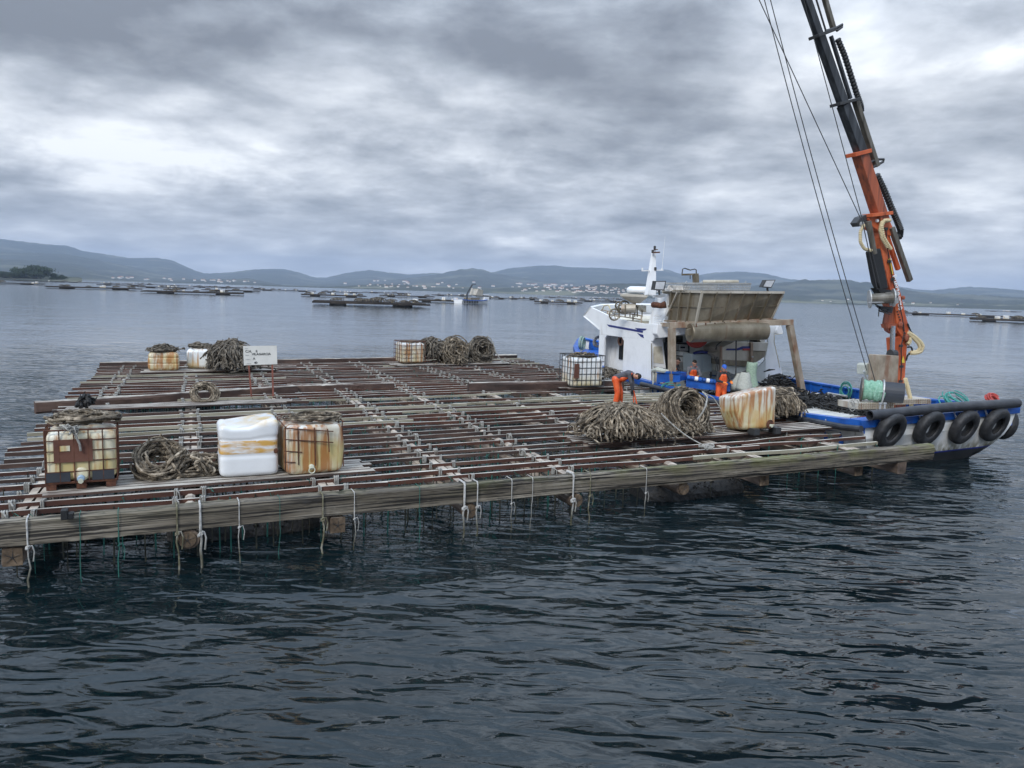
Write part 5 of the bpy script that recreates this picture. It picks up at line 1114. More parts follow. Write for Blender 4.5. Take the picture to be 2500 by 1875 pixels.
# barred basket, hatch and gauge frame on top of the hopper
bt0, bt1 = (1078, 380), (1645, 382); bb0, bb1 = (1090, 445), (1632, 447)
mb = MB(); A0, A1, C0, C1 = T3(*bt0, 10.6), T3(*bt1, 9.9), T3(*bb0, 10.6), T3(*bb1, 9.9); bask = MB().beam(A0, A1, .06, .06).build('basket_rim', 'galv', hp)
MB().beam(A0+BL*1.6, A1+BL*1.6, .06, .06).build('basket_rim', 'galv', hp)
for P_, Q_ in ((A0, A0+BL*1.6), (A1, A1+BL*1.6)): MB().beam(P_, Q_, .06, .06).build('basket_rim', 'galv', hp)
mb = MB()
for k in range(44):
    q = k/43; mb.rod(A0+(A1-A0)*q, C0+(C1-C0)*q, .018, 4); mb.rod(A0+(A1-A0)*q+BL*1.6, C0+(C1-C0)*q+BL*1.5, .018, 4)
for k in range(3): q = .3*k+.2; mb.rod(A0+(C0-A0)*q, A1+(C1-A1)*q, .014, 4)
mb.build('basket_bars', 'galv', hp)
MB().prism([C0+BL*.05, C1+BL*.05, C1+BL*1.5, C0+BL*1.5], (0, 0, .03)).build('basket_floor', 'tan', hp)
lpoly([(1340, 352), (1545, 352), (1548, 375), (1338, 375)], 10.4, .8, 'cream', 'basket_lid', hp, bevel=.02)
for x in (1112, 1240, 1606): lbar((x-12, 378), (x, 362), 10.2, .02, 'galv', 'lifting_eye', hp, False)
lbar((1183, 300), (1188, 375), 11.2, .10, 'tan', 'post', hp); lbar((1072, 308), (1195, 305), 11.2, .04, 'tan', 'arm', hp)
MB().tube([T3(x, y, 11.2) for x, y in ((1072, 300), (1078, 262), (1095, 255), (1140, 270), (1178, 262), (1190, 268), (1192, 305))], .025, 6).build('guard_hoop', 'steel_dark', hp)
lbar((1140, 310), (1140, 345), 11.2, .018, 'steel_dark', 'cable', hp, False); lbar((1210, 345), (1210, 372), 11.2, .018, 'steel_dark', 'cable', hp, False)
pal = MB(); 
for k in range(5): p = T3(955+k*4, 425-k*6, 11.6); pal.box(p+BB*.5, (1.1, .08, .05), BB, BL)
for k in range(3): pal.box(T3(965+k*50, 432, 11.7), (.1, .5, .12), BB, BL)
tag(pal.build('wooden_pallet', 'house_wall'), 'pale wooden pallet lying on top of the hopper beside the floodlight', 'pallet')
# gantry frame
gn, gf = T3(988, 728, 10.4), T3(1968, 703, 9.0)
gl0, gl1 = T3(990, 1232, 10.4), T3(2068, 1272, 9.0)
gt = MB().beam(gn-nrm(gf-gn)*.12, gf+nrm(gf-gn)*.12, .22, .24).build('gantry_beam', 'frame_tan', boat, bevel=.01)
MB().beam(gl0, gn+[0, 0, -.12], .26, .26, up=BL, w1=.24).build('gantry_leg', 'frame_tan', boat, bevel=.01)
MB().beam(gl1, gf+[0, 0, -.12], .24, .24, up=BL).build('gantry_leg', 'frame_tan', boat, bevel=.01)
MB().beam(T3(905, 722, 11.6), T3(1000, 728, 10.6), .14, .16).build('gantry_strut', 'frame_tan', boat); MB().beam(gf, W(11.5, 5.6, 4.15), .16, .18).build('gantry_strut', 'frame_tan', boat)
lpoly([(1180, 712), (1815, 690), (1818, 722), (1182, 745)], 9.62, .2, 'tan_light', 'gantry_web', boat)
for k in range(9): x = 1190+k*78; lbar((x, 712-k*2.6), (x+2, 744-k*2.6), 9.58, .016, 'rust', 'web_rib', boat)
# screw conveyor cylinder under the gantry
c0, c1 = T3(1140, 792, 9.9), T3(1762, 772, 9.4)
MB().lathe([(.06, -.04), (.38, -.03), (.40, 0), (.40, float(np.linalg.norm(c1-c0))), (.30, float(np.linalg.norm(c1-c0))+.05)], c0, c1-c0, 28).build('conveyor_tube', 'tan', boat, smooth=False)
MB().lathe([(.0, -.09), (.05, -.09), (.05, -.03)], c0, c1-c0, 12).build('shaft_end', 'galv', boat)
lpoly([(1115, 765), (1175, 745), (1180, 820), (1120, 812)], 9.75, .1, 'tan', 'end_plate', boat)
# sorting machine
sm = thing('sorting_machine', 'beige sorting machine with blue stripe under the gantry, right of the grey cabinet', 'machine', T3(1560, 1160, 11.2))
lpoly([(1395, 915), (1500, 870), (1660, 868), (1662, 1000), (1640, 1025), (1400, 1015)], 10.9, 1.3, 'tan_light', 'housing', sm, bevel=.02)
lpoly([(1660, 870), (1790, 872), (1775, 945), (1662, 940)], 10.95, 1.1, 'tan_light', 'spout', sm, bevel=.02)
lpoly([(1662, 940), (1772, 945), (1760, 990), (1655, 1060)], 11.0, 1.0, 'tan', 'side_hopper', sm, bevel=.02)
lpoly([(1400, 1015), (1640, 1025), (1640, 1075), (1400, 1058)], 10.85, 1.2, 'tan', 'sieve_box', sm, bevel=.02)
lpoly([(1410, 1060), (1640, 1075), (1590, 1110), (1500, 1135), (1440, 1110)], 11.0, 1.0, 'interior', 'lower_trough', sm)
lpoly([(1645, 870), (1662, 870), (1662, 1160), (1640, 1160)], 10.8, .1, 'frame_tan', 'post', sm); lpoly([(1395, 900), (1408, 900), (1408, 1160), (1393, 1160)], 10.8, .1, 'frame_tan', 'post', sm)
lpoly([(1333, 960), (1395, 930), (1395, 1000), (1345, 975)], 11.1, .8, 'tan_light', 'inlet', sm)
lpoly([(1435, 937), (1450, 922), (1530, 922), (1578, 903), (1642, 903), (1640, 922), (1590, 924), (1535, 938)], 10.86, .03, 'navy', 'blue_stripe', sm)
lpoly([(1578, 922), (1638, 922), (1636, 938), (1580, 938)], 10.84, .03, 'red', 'red_badge', sm)
for x, y in ((1420, 1030), (1625, 1040), (1625, 1100), (1655, 990)): MB().lathe([(.04, 0), (.04, .05)], T3(x, y, 10.78), -BL, 10).build('bolt', 'galv', sm)
lbar((1522, 822), (1520, 1150), 10.2, .03, 'steel_dark', 'hose', sm, False)
for a in range(4): MB().tube([T3(1480+a*8, 822+a*2, 10.8), T3(1420-a*5, 850+a*3, 10.8), T3(1372-a*4, 885+a*3, 10.8), T3(1348+a*3, 930+a, 10.8)], .018, 5).build('hose', 'black', sm)
for a in range(3): MB().tube([T3(1340+a*14, 990, 10.9), T3(1358+a*12, 1040+a*9, 10.9), T3(1352+a*13, 1110, 10.9)], .02, 5).build('hose', 'steel_dark', sm)
lpoly([(1640, 800), (1700, 812), (1730, 870), (1690, 868)], 11.2, .4, 'steel_dark', 'chute', sm); lpoly([(1700, 810), (1775, 808), (1760, 872), (1728, 872)], 11.0, .4, 'tan_light', 'chute', sm)
cab = thing('cabinet', 'grey steel cabinet with a dark blue sheet on top, behind the three workers', 'cabinet', T3(1240, 1150, 11.6))
lpoly([(1155, 968), (1325, 968), (1322, 1112), (1158, 1118)], 11.6, .7, 'grey_box', 'body', cab, bevel=.015); lpoly([(1165, 980), (1235, 980), (1235, 1105), (1166, 1108)], 11.58, .02, 'grey_box', 'door', cab, bevel=.008); lpoly([(1243, 980), (1316, 980), (1314, 1102), (1243, 1105)], 11.58, .02, 'grey_box', 'door', cab, bevel=.008)
for x in (1160, 1312): lbar((x, 1115), (x, 1165), 11.65, .03, 'steel_dark', 'leg', cab)
mb = MB()
for k in range(7): mb.tube([T3(1170+k*4, 962-k*2, 11.6+k*.08), T3(1230, 950-k, 11.6+k*.08), T3(1290, 955, 11.6+k*.08), T3(1330-k*3, 965, 11.6+k*.08)], .06, 6)
tag(mb.build('folded_sheet', 'navy'), 'crumpled dark blue sheet on top of the grey cabinet', 'sheet')
bx = thing('printer_box', 'pale grey machine boxes stacked against the dark doorway on the boat', 'machine', T3(1090, 1040, 12.3))
lpoly([(1052, 888), (1122, 890), (1125, 940), (1052, 940)], 12.3, .4, 'galv', 'upper_box', bx, bevel=.02); lpoly([(1060, 906), (1098, 906), (1098, 920), (1060, 920)], 12.28, .03, 'glass_dark', 'slot', bx)
lpoly([(1048, 946), (1122, 950), (1120, 985), (1046, 980)], 12.28, .4, 'interior', 'middle_box', bx, bevel=.02); lpoly([(1050, 990), (1112, 992), (1118, 1040), (1060, 1036)], 12.28, .4, 'galv', 'lower_box', bx, bevel=.02)
mb = MB(); c = T3(1195, 850, 11.8); mb.tube([c+(BB*math.cos(a)*.48+np.array([0, 0, math.sin(a)*.28])) for a in np.linspace(3.3, 6.1, 12)], .09, 8); mb.tube([c+(BB*math.cos(a)*.30+np.array([0, 0, math.sin(a)*.16])) for a in np.linspace(3.3, 6.1, 12)], .08, 8); tag(mb.build('hanging_float', 'red'), 'faded red float sling hanging under the conveyor tube', 'float')
# far side wall of the shelter
lpoly([(1788, 732), (1868, 728), (1912, 790), (1905, 800), (1835, 800), (1850, 950), (1910, 1130), (1905, 1140), (1760, 1225), (1745, 1218), (1765, 1000), (1788, 900)], 11.3, .10, 'boat_white', 'far_wall', boat, bevel=.02)
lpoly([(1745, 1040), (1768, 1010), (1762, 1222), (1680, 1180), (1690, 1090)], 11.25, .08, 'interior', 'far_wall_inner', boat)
MB().tube([T3(1905, 798, 11.1), T3(1838, 806, 11.1), T3(1838, 870, 11.1), T3(1870, 1010, 11.1), T3(1885, 1080, 11.1)], .022, 6).build('pipe', 'cream', boat)
lpoly([(1862, 770), (1878, 728), (1895, 728), (1912, 788), (1905, 798), (1862, 796)], 11.1, .14, 'boat_white', 'eave_bracket', boat)
lpoly([(1285, 830), (1330, 828), (1335, 940), (1285, 960)], 14.6, .08, 'boat_white', 'far_post', boat); lpoly([(1330, 826), (1380, 824), (1360, 930), (1345, 930)], 13.2, .1, 'boat_white', 'far_post', boat)
lpoly([(1535, 822), (1645, 815), (1645, 862), (1535, 868)], 12.6, .2, 'interior', 'far_panel', boat)

# sorting trays on the near side
def tray(name, p, label, dep=.65):
    P = [T3(x, y, l) for x, y, l in p]; t_ = thing(name, label, 'tray', (P[0]+P[1])/2-[0, 0, .8]); e = nrm(P[1]-P[0]); inn = nrm(np.cross((0, 0, 1), e)); inn = inn if inn@BL > 0 else -inn
    h_ = np.array([0, 0, float(P[0][2]-P[3][2])]); h2 = np.array([0, 0, float(P[1][2]-P[2][2])])
    MB().prism([P[0], P[1], P[1]-h2, P[0]-h_], inn*.05).build('front_panel', 'blue', t_); MB().prism([P[0]+inn*dep, P[1]+inn*dep, P[1]+inn*dep-h2*.8, P[0]+inn*dep-h_*.8], inn*.05).build('back_panel', 'blue', t_)
    MB().prism([P[0]+inn*.05-h_*.5, P[1]+inn*.05-h2*.5, P[1]+inn*dep-h2*.5, P[0]+inn*dep-h_*.5], (0, 0, .04)).build('tray_floor', 'blue', t_)
    for q in (P[0], P[1]-e*.05): MB().prism([q+inn*.052, q+e*.05+inn*.052, q+e*.05+inn*(dep-.002), q+inn*(dep-.002)], -h_*.7).build('end_panel', 'blue', t_)
    for q in (P[0]+e*.05, P[1]-e*.06): MB().beam(q-h_+inn*.1, np.array([q[0], q[1], .8])+inn*.1, .08, .08, up=BL).build('leg', 'blue', t_)
    MB().beam(P[0]-inn*.03, P[1]-inn*.03, .07, .09).build('rim', 'blue', t_); return t_, P, e, inn
t1, P, e, inn = tray('sorting_tray', [(865, 1112, 10.9), (1058, 1125, 10.0), (1058, 1200, 10.0), (862, 1205, 10.9)], 'left blue sorting tray, behind the near gantry leg')
mb = MB(); mb.tube([T3(830, 1105, 11.3), T3(870, 1098, 10.9), T3(920, 1108, 10.6), T3(960, 1112, 10.5)], [.09, .12, .09, .07], 8); mb.build('cloth_wrap', 'sack', t1)
t2, P, e, inn = tray('sorting_tray', [(1110, 1160, 10.2), (1475, 1215, 9.3), (1475, 1280, 9.3), (1112, 1245, 10.2)], 'right blue sorting tray with a blue and white padded rim, before the capped worker')
a, c = T3(1112, 1160, 10.15), T3(1400, 1205, 9.45)
for k in range(9):
    q0, q1 = a+(c-a)*k/9, a+(c-a)*(k+.96)/9; MB().tube([q0, q0+(q1-q0)*.1, q1-(q1-q0)*.1, q1], [.07, .095, .095, .07], 10).build('rim_pad', 'boat_white' if k in (2, 5) else 'blue', t2)
mb = MB(); mb.tube([T3(835, 1095, 11.2), T3(840, 1140, 11.2), T3(833, 1200, 11.2), T3(836, 1260, 11.2)], .05, 6); mb.build('wrapped_hose', 'sack', boat)
# near gunwale blue strake facing the raft
MB().prism([T3b(690, 1165, .30), T3b(1060, 1262, .30), T3b(1065, 1300, .30), T3b(900, 1268, .30), T3b(690, 1215, .30)], BB*.05).build('side_strake', 'blue', boat)
def coilrope(label, c, ex_, ez_, n, R_, m='teal_rope', r_=.02, thing_=True, w_=.05):
    mb = MB()
    for k in range(n):
        A = np.linspace(0, 6.283*rnd.uniform(.8, 1), 22)+rnd.uniform(0, 6); rr = R_*rnd.uniform(.6, 1.1); o_ = rng.normal(size=3)*w_
        mb.tube([c+o_+ex_*rr*math.cos(a)+ez_*rr*math.sin(a) for a in A], r_, 6)
    return tag(mb.build('rope_coil', m), label, 'rope')
coilrope('small teal rope coil hung over the near gunwale left of the big rope heaps', T3(970, 1255, 10.2), nrm(BB-BL*.4), np.array([0, 0, .55]), 5, .38)
coilrope('teal rope coil hanging on the far bulwark left of the green reel', T3(2290, 1225, 4.6), nrm(BB-BL), np.array([0, 0, .8]), 6, .26) if False else coilrope('teal rope coil hanging on the far bulwark left of the green reel', onb(2000+290/4.424, 900+235/4.424, 6.55), BL, np.array([0, 0, 1.]), 7, .30, r_=.018)
coilrope('teal rope coil lying on the stern rail right of the crane', onl(2000+1480/4.424, 900+350/4.424, .5), BB, nrm(BL*.5+np.array([0, 0, .35])), 8, .45, r_=.02, w_=.07)
coilrope('small red rope bundle on the stern rail near the far corner', onl(2000+1880/4.424, 900+335/4.424, .4), BB, nrm(BL*.3+np.array([0, 0, .3])), 9, .22, 'red', .025, w_=.03)
coilrope('pale frayed rope knot beside the grating at the crane foot', onl(2000+370/4.424, 900+395/4.424, 1.7), BB, np.array([0, 0, 1.]), 5, .13, 'white_rope', .012)
coilrope('green rope bundle slung over the blue bow', W(22.2, 3.2, 1.95) if False else T3(245, 880, 22.6), nrm(BL+BB), np.array([0, 0, 1.]), 7, .34, 'sack_green', .03)
coilrope('white rope coil hanging inside the blue bow', T3(375, 860, 19.5), BB, np.array([0, 0, 1.]), 6, .28, 'white_rope', .03)
# sacks and mussels on deck
for k, (x, y, l, m_, lb) in enumerate([(1545, 1215, 9.9, 'sack', 'full pale sack on deck right behind the capped worker'), (1585, 1205, 9.6, 'sack', 'second pale sack on deck between the capped worker and the green sack'), (1640, 1195, 9.7, 'sack_green', 'tall greenish mesh sack with a folded top on the deck')]):
    c = T3(x, y+60, l); mb = MB(); rings = []; hh = .75 if k < 2 else 1.15
    for i in range(10):
        q = i/9; rr = (.32+.04*math.sin(q*6+k))*(1-.5*max(0, q-.65)/.35 if k < 2 else 1-.38*q); rings.append(np.array([c+[math.cos(a)*rr*(1+.05*math.sin(3*a+i)), math.sin(a)*rr*.8, q*hh+.03*math.sin(2*a+k)] for a in np.linspace(0, 6.283, 19)[:-1]]))
    tag(mb.loft(rings).build('mesh_sack', m_, smooth=True), lb, 'sack')
def musselheap(pts, l0, l1, n, label, zc=.8, hmax=.3):
    mb = MB()
    for _ in range(n):
        b0 = rng.uniform(pts[0], pts[1]); l = rng.uniform(l0, l1); p = W(l, b0, zc+.03+abs(rng.normal())*hmax*.5)
        d = nrm(rng.normal(size=3)*[1, 1, .35])*rng.uniform(.08, .28); mb.tube([p-d, p+[0, 0, .04], p+d], [.02, .045, .015], 4)
    o = mb.build('mussel_ropes', 'mussel', kind='stuff'); return tag(o, label, 'mussels')
musselheap((3.4, 6.6), 6.2, 9.6, 900, 'black mass of mussels and rope spread over the work deck')
musselheap((4.3, 6.6), 3.8, 6.3, 500, 'black mussel strands spilling toward the crane foot', .84, .16)
musselheap((5.4, 6.5), 9.6, 10.8, 260, 'raised pile of black mussels beside the far bulwark', 1.0, .5)
musselheap((1.2, 4.6), 9.6, 10.2, 200, 'dark mussels on deck at the workers feet', .8, .15)
coilrope('thin red line lying on the white aft deck', W(3.2, 3.9, 1.0), BB*1.4, BL*.9, 3, .55, 'red', .010)
mb = MB(); mb.tube([onb(2000+95/4.424, 900+265/4.424, 6.4), onb(2000+140/4.424, 900+275/4.424, 6.4), onb(2000+300/4.424, 900+300/4.424, 6.4)], .05, 8); mb.tube([onb(2000+95/4.424, 900+265/4.424, 6.4), onb(2000+95/4.424, 900+320/4.424, 6.4)], .06, 8); mb.build('bent_pipe', 'galv', boat)

# ------------------------------------------------------------------ the crane
CL = 3.5
def c4(x, y, l=CL): return onl(*z4(x, y), l)
def c8(x, y, l=CL): return onl(*z8(x, y), l)
crane = MB().prism([c4(668, 1515), c4(655, 1240), c4(640, 1040), c4(700, 1020), c4(735, 1050), c4(718, 1300), c4(705, 1400), c4(708, 1515)], BL*.34).build('crane_column', 'crane_orange', boat, bevel=.02)
MB().prism([c4(608, 1440, CL-.03), c4(700, 1395, CL-.03), c4(728, 1460, CL-.03), c4(722, 1512, CL-.03), c4(655, 1515, CL-.03)], BL*.40).build('column_foot', 'crane_orange_worn', crane, bevel=.015)
# knuckle and main arm
MB().prism([c4(596, 940), c4(610, 860), c4(575, 720), c4(640, 720), c4(655, 850), c4(668, 1000), c4(640, 1010), c4(610, 990)], BL*.22+[0, 0, 0]).build('knuckle_plate', 'crane_orange_worn', crane, bevel=.01)
MB().prism([c4(652, 840, CL-.06), c4(600, 640, CL-.06), c4(565, 480, CL-.06), c4(545, 360, CL-.06), c4(548, 250, CL-.06), c4(600, 255, CL-.06), c4(612, 450, CL-.06), c4(650, 620, CL-.06), c4(690, 740, CL-.06), c4(718, 870, CL-.06), c4(745, 960, CL-.06), c4(742, 1045, CL-.06), c4(712, 1050, CL-.06), c4(668, 985, CL-.06)], BL*.44).build('main_arm', 'crane_orange', crane, bevel=.015)
MB().prism([c4(470, 235, CL-.08), c4(495, 205, CL-.08), c4(600, 190, CL-.08), c4(612, 240, CL-.08), c4(640, 300, CL-.08), c4(622, 350, CL-.08), c4(560, 330, CL-.08), c4(505, 290, CL-.08)], BL*.48).build('arm_head', 'crane_orange', crane, bevel=.015)
for x, y, r_ in ((722, 1035, .12), (680, 945, .10), (640, 1350, .07), (700, 765, .07), (524, 246, .06)): MB().lathe([(r_, 0), (r_, .06), (r_*.6, .08)], c4(x, y, CL-.08), -BL, 16).build('pin', 'crane_orange_worn' if x != 524 else 'boat_white', crane)
# hydraulic rams
MB().rod(c4(470, 250, CL-.15), c4(510, 470, CL-.15), .10, 14).build('ram_rod', 'boom_grey', crane); MB().prism([c4(492, 452, CL-.2), c4(555, 430, CL-.2), c4(598, 640, CL-.2), c4(608, 705, CL-.2), c4(555, 715, CL-.2), c4(530, 660, CL-.2)], BL*.3).build('ram_cylinder', 'black', crane, bevel=.05)
MB().rod(c4(636, 955, CL-.1), c4(630, 1150, CL-.1), .085, 14).build('ram_rod', 'chrome', crane); MB().rod(c4(615, 1145, CL-.1), c4(650, 1145, CL-.1), .16, 12).build('ram_cap', 'steel_dark', crane)
MB().prism([c4(600, 945, CL-.08), c4(660, 940, CL-.08), c4(660, 968, CL-.08), c4(605, 972, CL-.08)], BL*.3).build('ram_bracket', 'crane_orange_worn', crane)
MB().prism([c4(540, 1152, CL-.35), c4(677, 1158, CL-.35), c4(668, 1352, CL-.35), c4(537, 1345, CL-.35)], BL*.45).build('control_box', 'frame_tan', crane, bevel=.015)
MB().prism([c4(450, 1222, CL+.2), c4(462, 1210, CL+.2), c4(540, 1212, CL+.2), c4(538, 1290, CL+.2), c4(450, 1285, CL+.2)], BL*.4).build('oil_tank', 'sack', crane, bevel=.02); MB().rod(c4(512, 1285, CL+.3), c4(510, 1345, CL+.3), .04).build('tank_post', 'steel_dark', crane)
MB().prism([c4(708, 1160, CL-.10), c4(716, 1205, CL-.10), c4(694, 1205, CL-.10)], BL*.02).build('warning_sticker', 'yellow', crane)
MB().prism([c4(605, 505, CL-.09), c4(618, 498, CL-.09), c4(638, 605, CL-.09), c4(626, 606, CL-.09)], BL*.02).build('maker_plate', 'yellow', crane)
def armtext(body, x0, y0, x1, y1, size):
    p, q = c4(x0, y0, CL-.085), c4(x1, y1, CL-.085); e = nrm(q-p); nn_ = -BL; up_ = np.cross(nn_, e); text(body, p, size, e, up_, nn_, 'boat_white', crane, bold=.004)
armtext('Fuerte', 630, 618, 655, 715, .30); armtext('60', 668, 808, 676, 850, .26); armtext('marine', 676, 758, 690, 830, .12)
for k in range(9):
    x, y = 664+k*6.5, 860+k*18; MB().lathe([(.028, 0), (.028, .03), (.018, .035)], c4(x, y, CL-.085), -BL, 8).build('bolt', 'steel_dark', crane)
for x, y in ((588, 300), (596, 400), (612, 520), (634, 640), (690, 1090), (694, 1230), (688, 1330)): MB().box(c4(x, y, CL-.10), (.16, .05, .09), BB, BL).build('hose_clamp', 'steel_dark', crane)
MB().tube([c4(x, y, CL-.12) for x, y in ((588, 300), (596, 400), (612, 520), (634, 640), (668, 760), (700, 900), (712, 1000), (692, 1090), (694, 1230), (688, 1330))], .018, 5).build('hydraulic_line', 'black', crane)
# winch on the arm
w0, w1_ = c4(478, 775, CL-.15), c4(640, 765, CL-.60)
wn_ = MB().rod(w0, w1_, .19, 18).build('winch_drum', 'boom_grey', crane)
for p in (w0, w1_):
    d = nrm(w1_-w0); MB().lathe([(.05, -.02), (.32, -.02), (.32, .02), (.05, .02)], p, d, 24).build('drum_flange', 'galv', wn_)
MB().prism([c4(590, 730, CL-.38), c4(672, 722, CL-.38), c4(676, 800, CL-.38), c4(620, 822, CL-.38)], BL*.04).build('winch_plate', 'galv', wn_)
for a in range(3): c = c4(644, 770, CL-.39)+(BB*math.cos(a*2.1+.5)+np.array([0, 0, math.sin(a*2.1+.5)]))*.13; MB().lathe([(.055, 0), (.055, .006)], c, -BL, 12).build('plate_hole', 'steel_dark', wn_)
MB().prism([c4(530, 700, CL-.3), c4(620, 712, CL-.3), c4(650, 730, CL-.3), c4(560, 745, CL-.3)], BL*.3).build('winch_bracket', 'black', wn_); MB().prism([c4(545, 820, CL-.3), c4(640, 830, CL-.3), c4(630, 870, CL-.3), c4(600, 862, CL-.3)], BL*.2).build('winch_bracket', 'steel_dark', wn_)
mb = MB()
for k in range(7): p = c4(540+k*9, 850+rnd.uniform(-12, 12), CL-.3); mb.tube([p, p+rng.normal(size=3)*.08, p+rng.normal(size=3)*.12], .02, 5)
mb.build('winch_hoses', 'black', wn_)
MB().rod(c4(470, 798, CL-.5), c4(620, 795, CL-.5), .02).build('guard_rod', 'galv', wn_)
# telescopic boom, beyond the top of the frame too
def ext(a, c, k): return c+(c-a)*k
b0_, b1_, b2_, b3_ = c8(818, 1243), c8(707, 885), c8(612, 605), c8(475, 205); b4_ = ext(b1_, c8(388, -40), .9)
def bm(p, q, w_, h_, m, name, off_=0.): return MB().beam(p+BL*off_, q+BL*off_, w_, h_, up=-BL, w1=w_*.97).build(name, m, crane, bevel=.02)
bm(c8(838, 1290), b1_, .41, .38, 'crane_orange_worn', 'boom_base'); bm(c8(722, 900), b2_, .345, .31, 'boom_black', 'boom_section'); bm(c8(622, 625), b3_, .30, .26, 'boom_black', 'boom_section', .01); bm(c8(478, 215), b4_, .26, .22, 'boom_black', 'boom_section', .02)
for (x0, y0, x1, y1, w_) in ((655, 900, 748, 876, .13), (565, 608, 682, 578, .10), (442, 216, 545, 178, .10), (752, 1248, 872, 1234, .12)):
    MB().beam(c8(x0, y0, CL-.03), c8(x1, y1, CL-.03), w_, .46, up=BL).build('boom_collar', 'crane_orange' if w_ > .11 else 'steel_dark', crane, bevel=.01)
bm(c8(800, 965), c8(675, 580), .17, .2, 'boom_grey', 'extension_ram', -.05); bm(c8(662, 570), c8(548, 205), .10, .12, 'boom_black', 'extension_ram', .05); bm(c8(560, 180), ext(c8(560, 180), c8(508, 0), .6), .15, .15, 'boom_grey', 'extension_ram', 0); bm(c8(525, 170), ext(c8(525, 170), c8(470, -10), .6), .05, .06, 'steel_dark', 'extension_ram', .1)
bm(c8(985, 1625), c8(878, 1318), .19, .16, 'boom_grey', 'outer_bar', -.1); bm(c8(938, 1560), c8(850, 1300), .15, .14, 'crane_orange', 'inner_bar', .05)
for pts in ([(785, 968), (845, 935), (848, 922), (805, 922), (770, 940)], [(510, 180), (575, 160), (608, 142), (606, 155), (575, 178)]): MB().tube([c8(x, y, CL-.1) for x, y in pts], .045, 5).build('bracket', 'steel_dark', crane)
MB().prism([c8(690, 1290), c8(715, 1255), c8(750, 1240), c8(770, 1262), c8(730, 1300), c8(705, 1312)], BL*.3).build('head_sheave', 'steel_dark', crane, bevel=.02); MB().lathe([(.09, 0), (.09, .05)], c8(718, 1298, CL-.02), -BL, 16).build('sheave_pin', 'galv', crane)
def chain(pts, r_, m, name, n=60, l=CL, rib=.25, sides=7):
    P = np.array([c8(x, y, l) for x, y in pts]); t_ = np.linspace(0, 1, len(P)); tt = np.linspace(0, 1, n); Q = np.stack([np.interp(tt, t_, P[:, i]) for i in range(3)], 1)
    for _ in range(3): Q[1:-1] = (Q[:-2]+2*Q[1:-1]+Q[2:])/4
    return MB().tube(Q, r_*(1+rib*(np.arange(n) % 2)), sides).build(name, m, crane)
chain([(580, 225), (620, 320), (655, 430), (690, 540), (715, 610), (718, 640), (700, 645)], .085, 'hose_black', 'cable_chain', 70, CL+.05); chain([(805, 1010), (850, 1100), (890, 1200), (925, 1280), (945, 1330), (940, 1368), (915, 1375)], .10, 'hose_black', 'cable_chain', 80, CL+.05)
chain([(735, 1300), (712, 1340), (712, 1400), (735, 1440), (775, 1450)], .05, 'hose_cream', 'hose', 50, CL-.15); chain([(885, 1275), (850, 1275), (835, 1310), (845, 1370), (875, 1420), (888, 1440)], .055, 'hose_cream', 'hose', 50, CL-.25); chain([(870, 1278), (835, 1285), (826, 1330), (838, 1380), (868, 1430)], .05, 'hose_cream', 'hose', 50, CL-.22)
def chain4(pts, r_, m, n=50, l=CL-.1, rib=.25):
    P = np.array([c4(x, y, l) for x, y in pts]); t_ = np.linspace(0, 1, len(P)); tt = np.linspace(0, 1, n); Q = np.stack([np.interp(tt, t_, P[:, i]) for i in range(3)], 1)
    for _ in range(3): Q[1:-1] = (Q[:-2]+2*Q[1:-1]+Q[2:])/4
    return MB().tube(Q, r_*(1+rib*(np.arange(n) % 2)), 7).build('hose', m, crane)
chain4([(740, 1000), (780, 1025), (820, 1060), (840, 1095), (825, 1130), (785, 1140), (750, 1140)], .06, 'hose_cream'); chain4([(742, 1010), (775, 1040), (808, 1075), (818, 1105), (800, 1128), (760, 1132)], .05, 'hose_cream'); chain4([(735, 940), (755, 990), (770, 1010)], .025, 'black', 20); chain4([(735, 1100), (760, 1095), (770, 1130), (735, 1150), (725, 1190)], .03, 'black', 20)
chain4([(718, 1310), (735, 1370), (750, 1430), (762, 1505)], .065, 'hose_cream', 50, CL-.4); chain4([(715, 1320), (718, 1360), (690, 1410), (650, 1450), (632, 1490), (638, 1515)], .035, 'hose_cream', 40, CL-.45, .08); chain4([(745, 1035), (750, 1060), (735, 1080)], .07, 'hose_cream', 12)
# rope reel and its motor, grating platform
r0_, r1_ = c4(425, 1385, CL-.55), c4(565, 1398, CL-1.0); dr = nrm(r1_-r0_); Lr = float(np.linalg.norm(r1_-r0_))
reel = MB().lathe([(.08, -.03), (.44, -.03), (.44, .02), (.08, .02)], r0_, dr, 28).build('rope_reel', 'boom_grey', crane); MB().lathe([(.08, -.02), (.42, -.02), (.42, .03), (.08, .03)], r1_, dr, 28).build('reel_flange', 'galv', reel)
MB().lathe([(.1, .02)]+[(.335+.014*(k % 2)+.02*math.sin(k*.4), .03+(Lr-.06)*k/46) for k in range(47)]+[(.1, Lr-.02)], r0_, dr, 28).build('wound_rope', 'reel_rope', reel)
mb = MB()
for k in range(5): q = r0_+dr*Lr*(.62+.08*k); mb.tube([q+dr*.12*math.sin(a*.5+k)+(nrm(np.cross(dr, (0, 0, 1)))*math.cos(a)+np.array([0, 0, math.sin(a)]))*.36 for a in np.linspace(0, 6.283, 17)], .022, 5)
mb.build('loose_turn', 'reel_rope', reel)
MB().lathe([(.1, 0), (.35, .01), (.35, .62), (.1, .64)], r1_+dr*.04, dr, 22).build('reel_motor', 'dark_plate', reel)
MB().prism([c4(595, 1345, CL-.55), c4(668, 1350, CL-.55), c4(664, 1425, CL-.55), c4(598, 1440, CL-.55)], BL*.5).build('motor_bracket', 'steel_dark', crane)
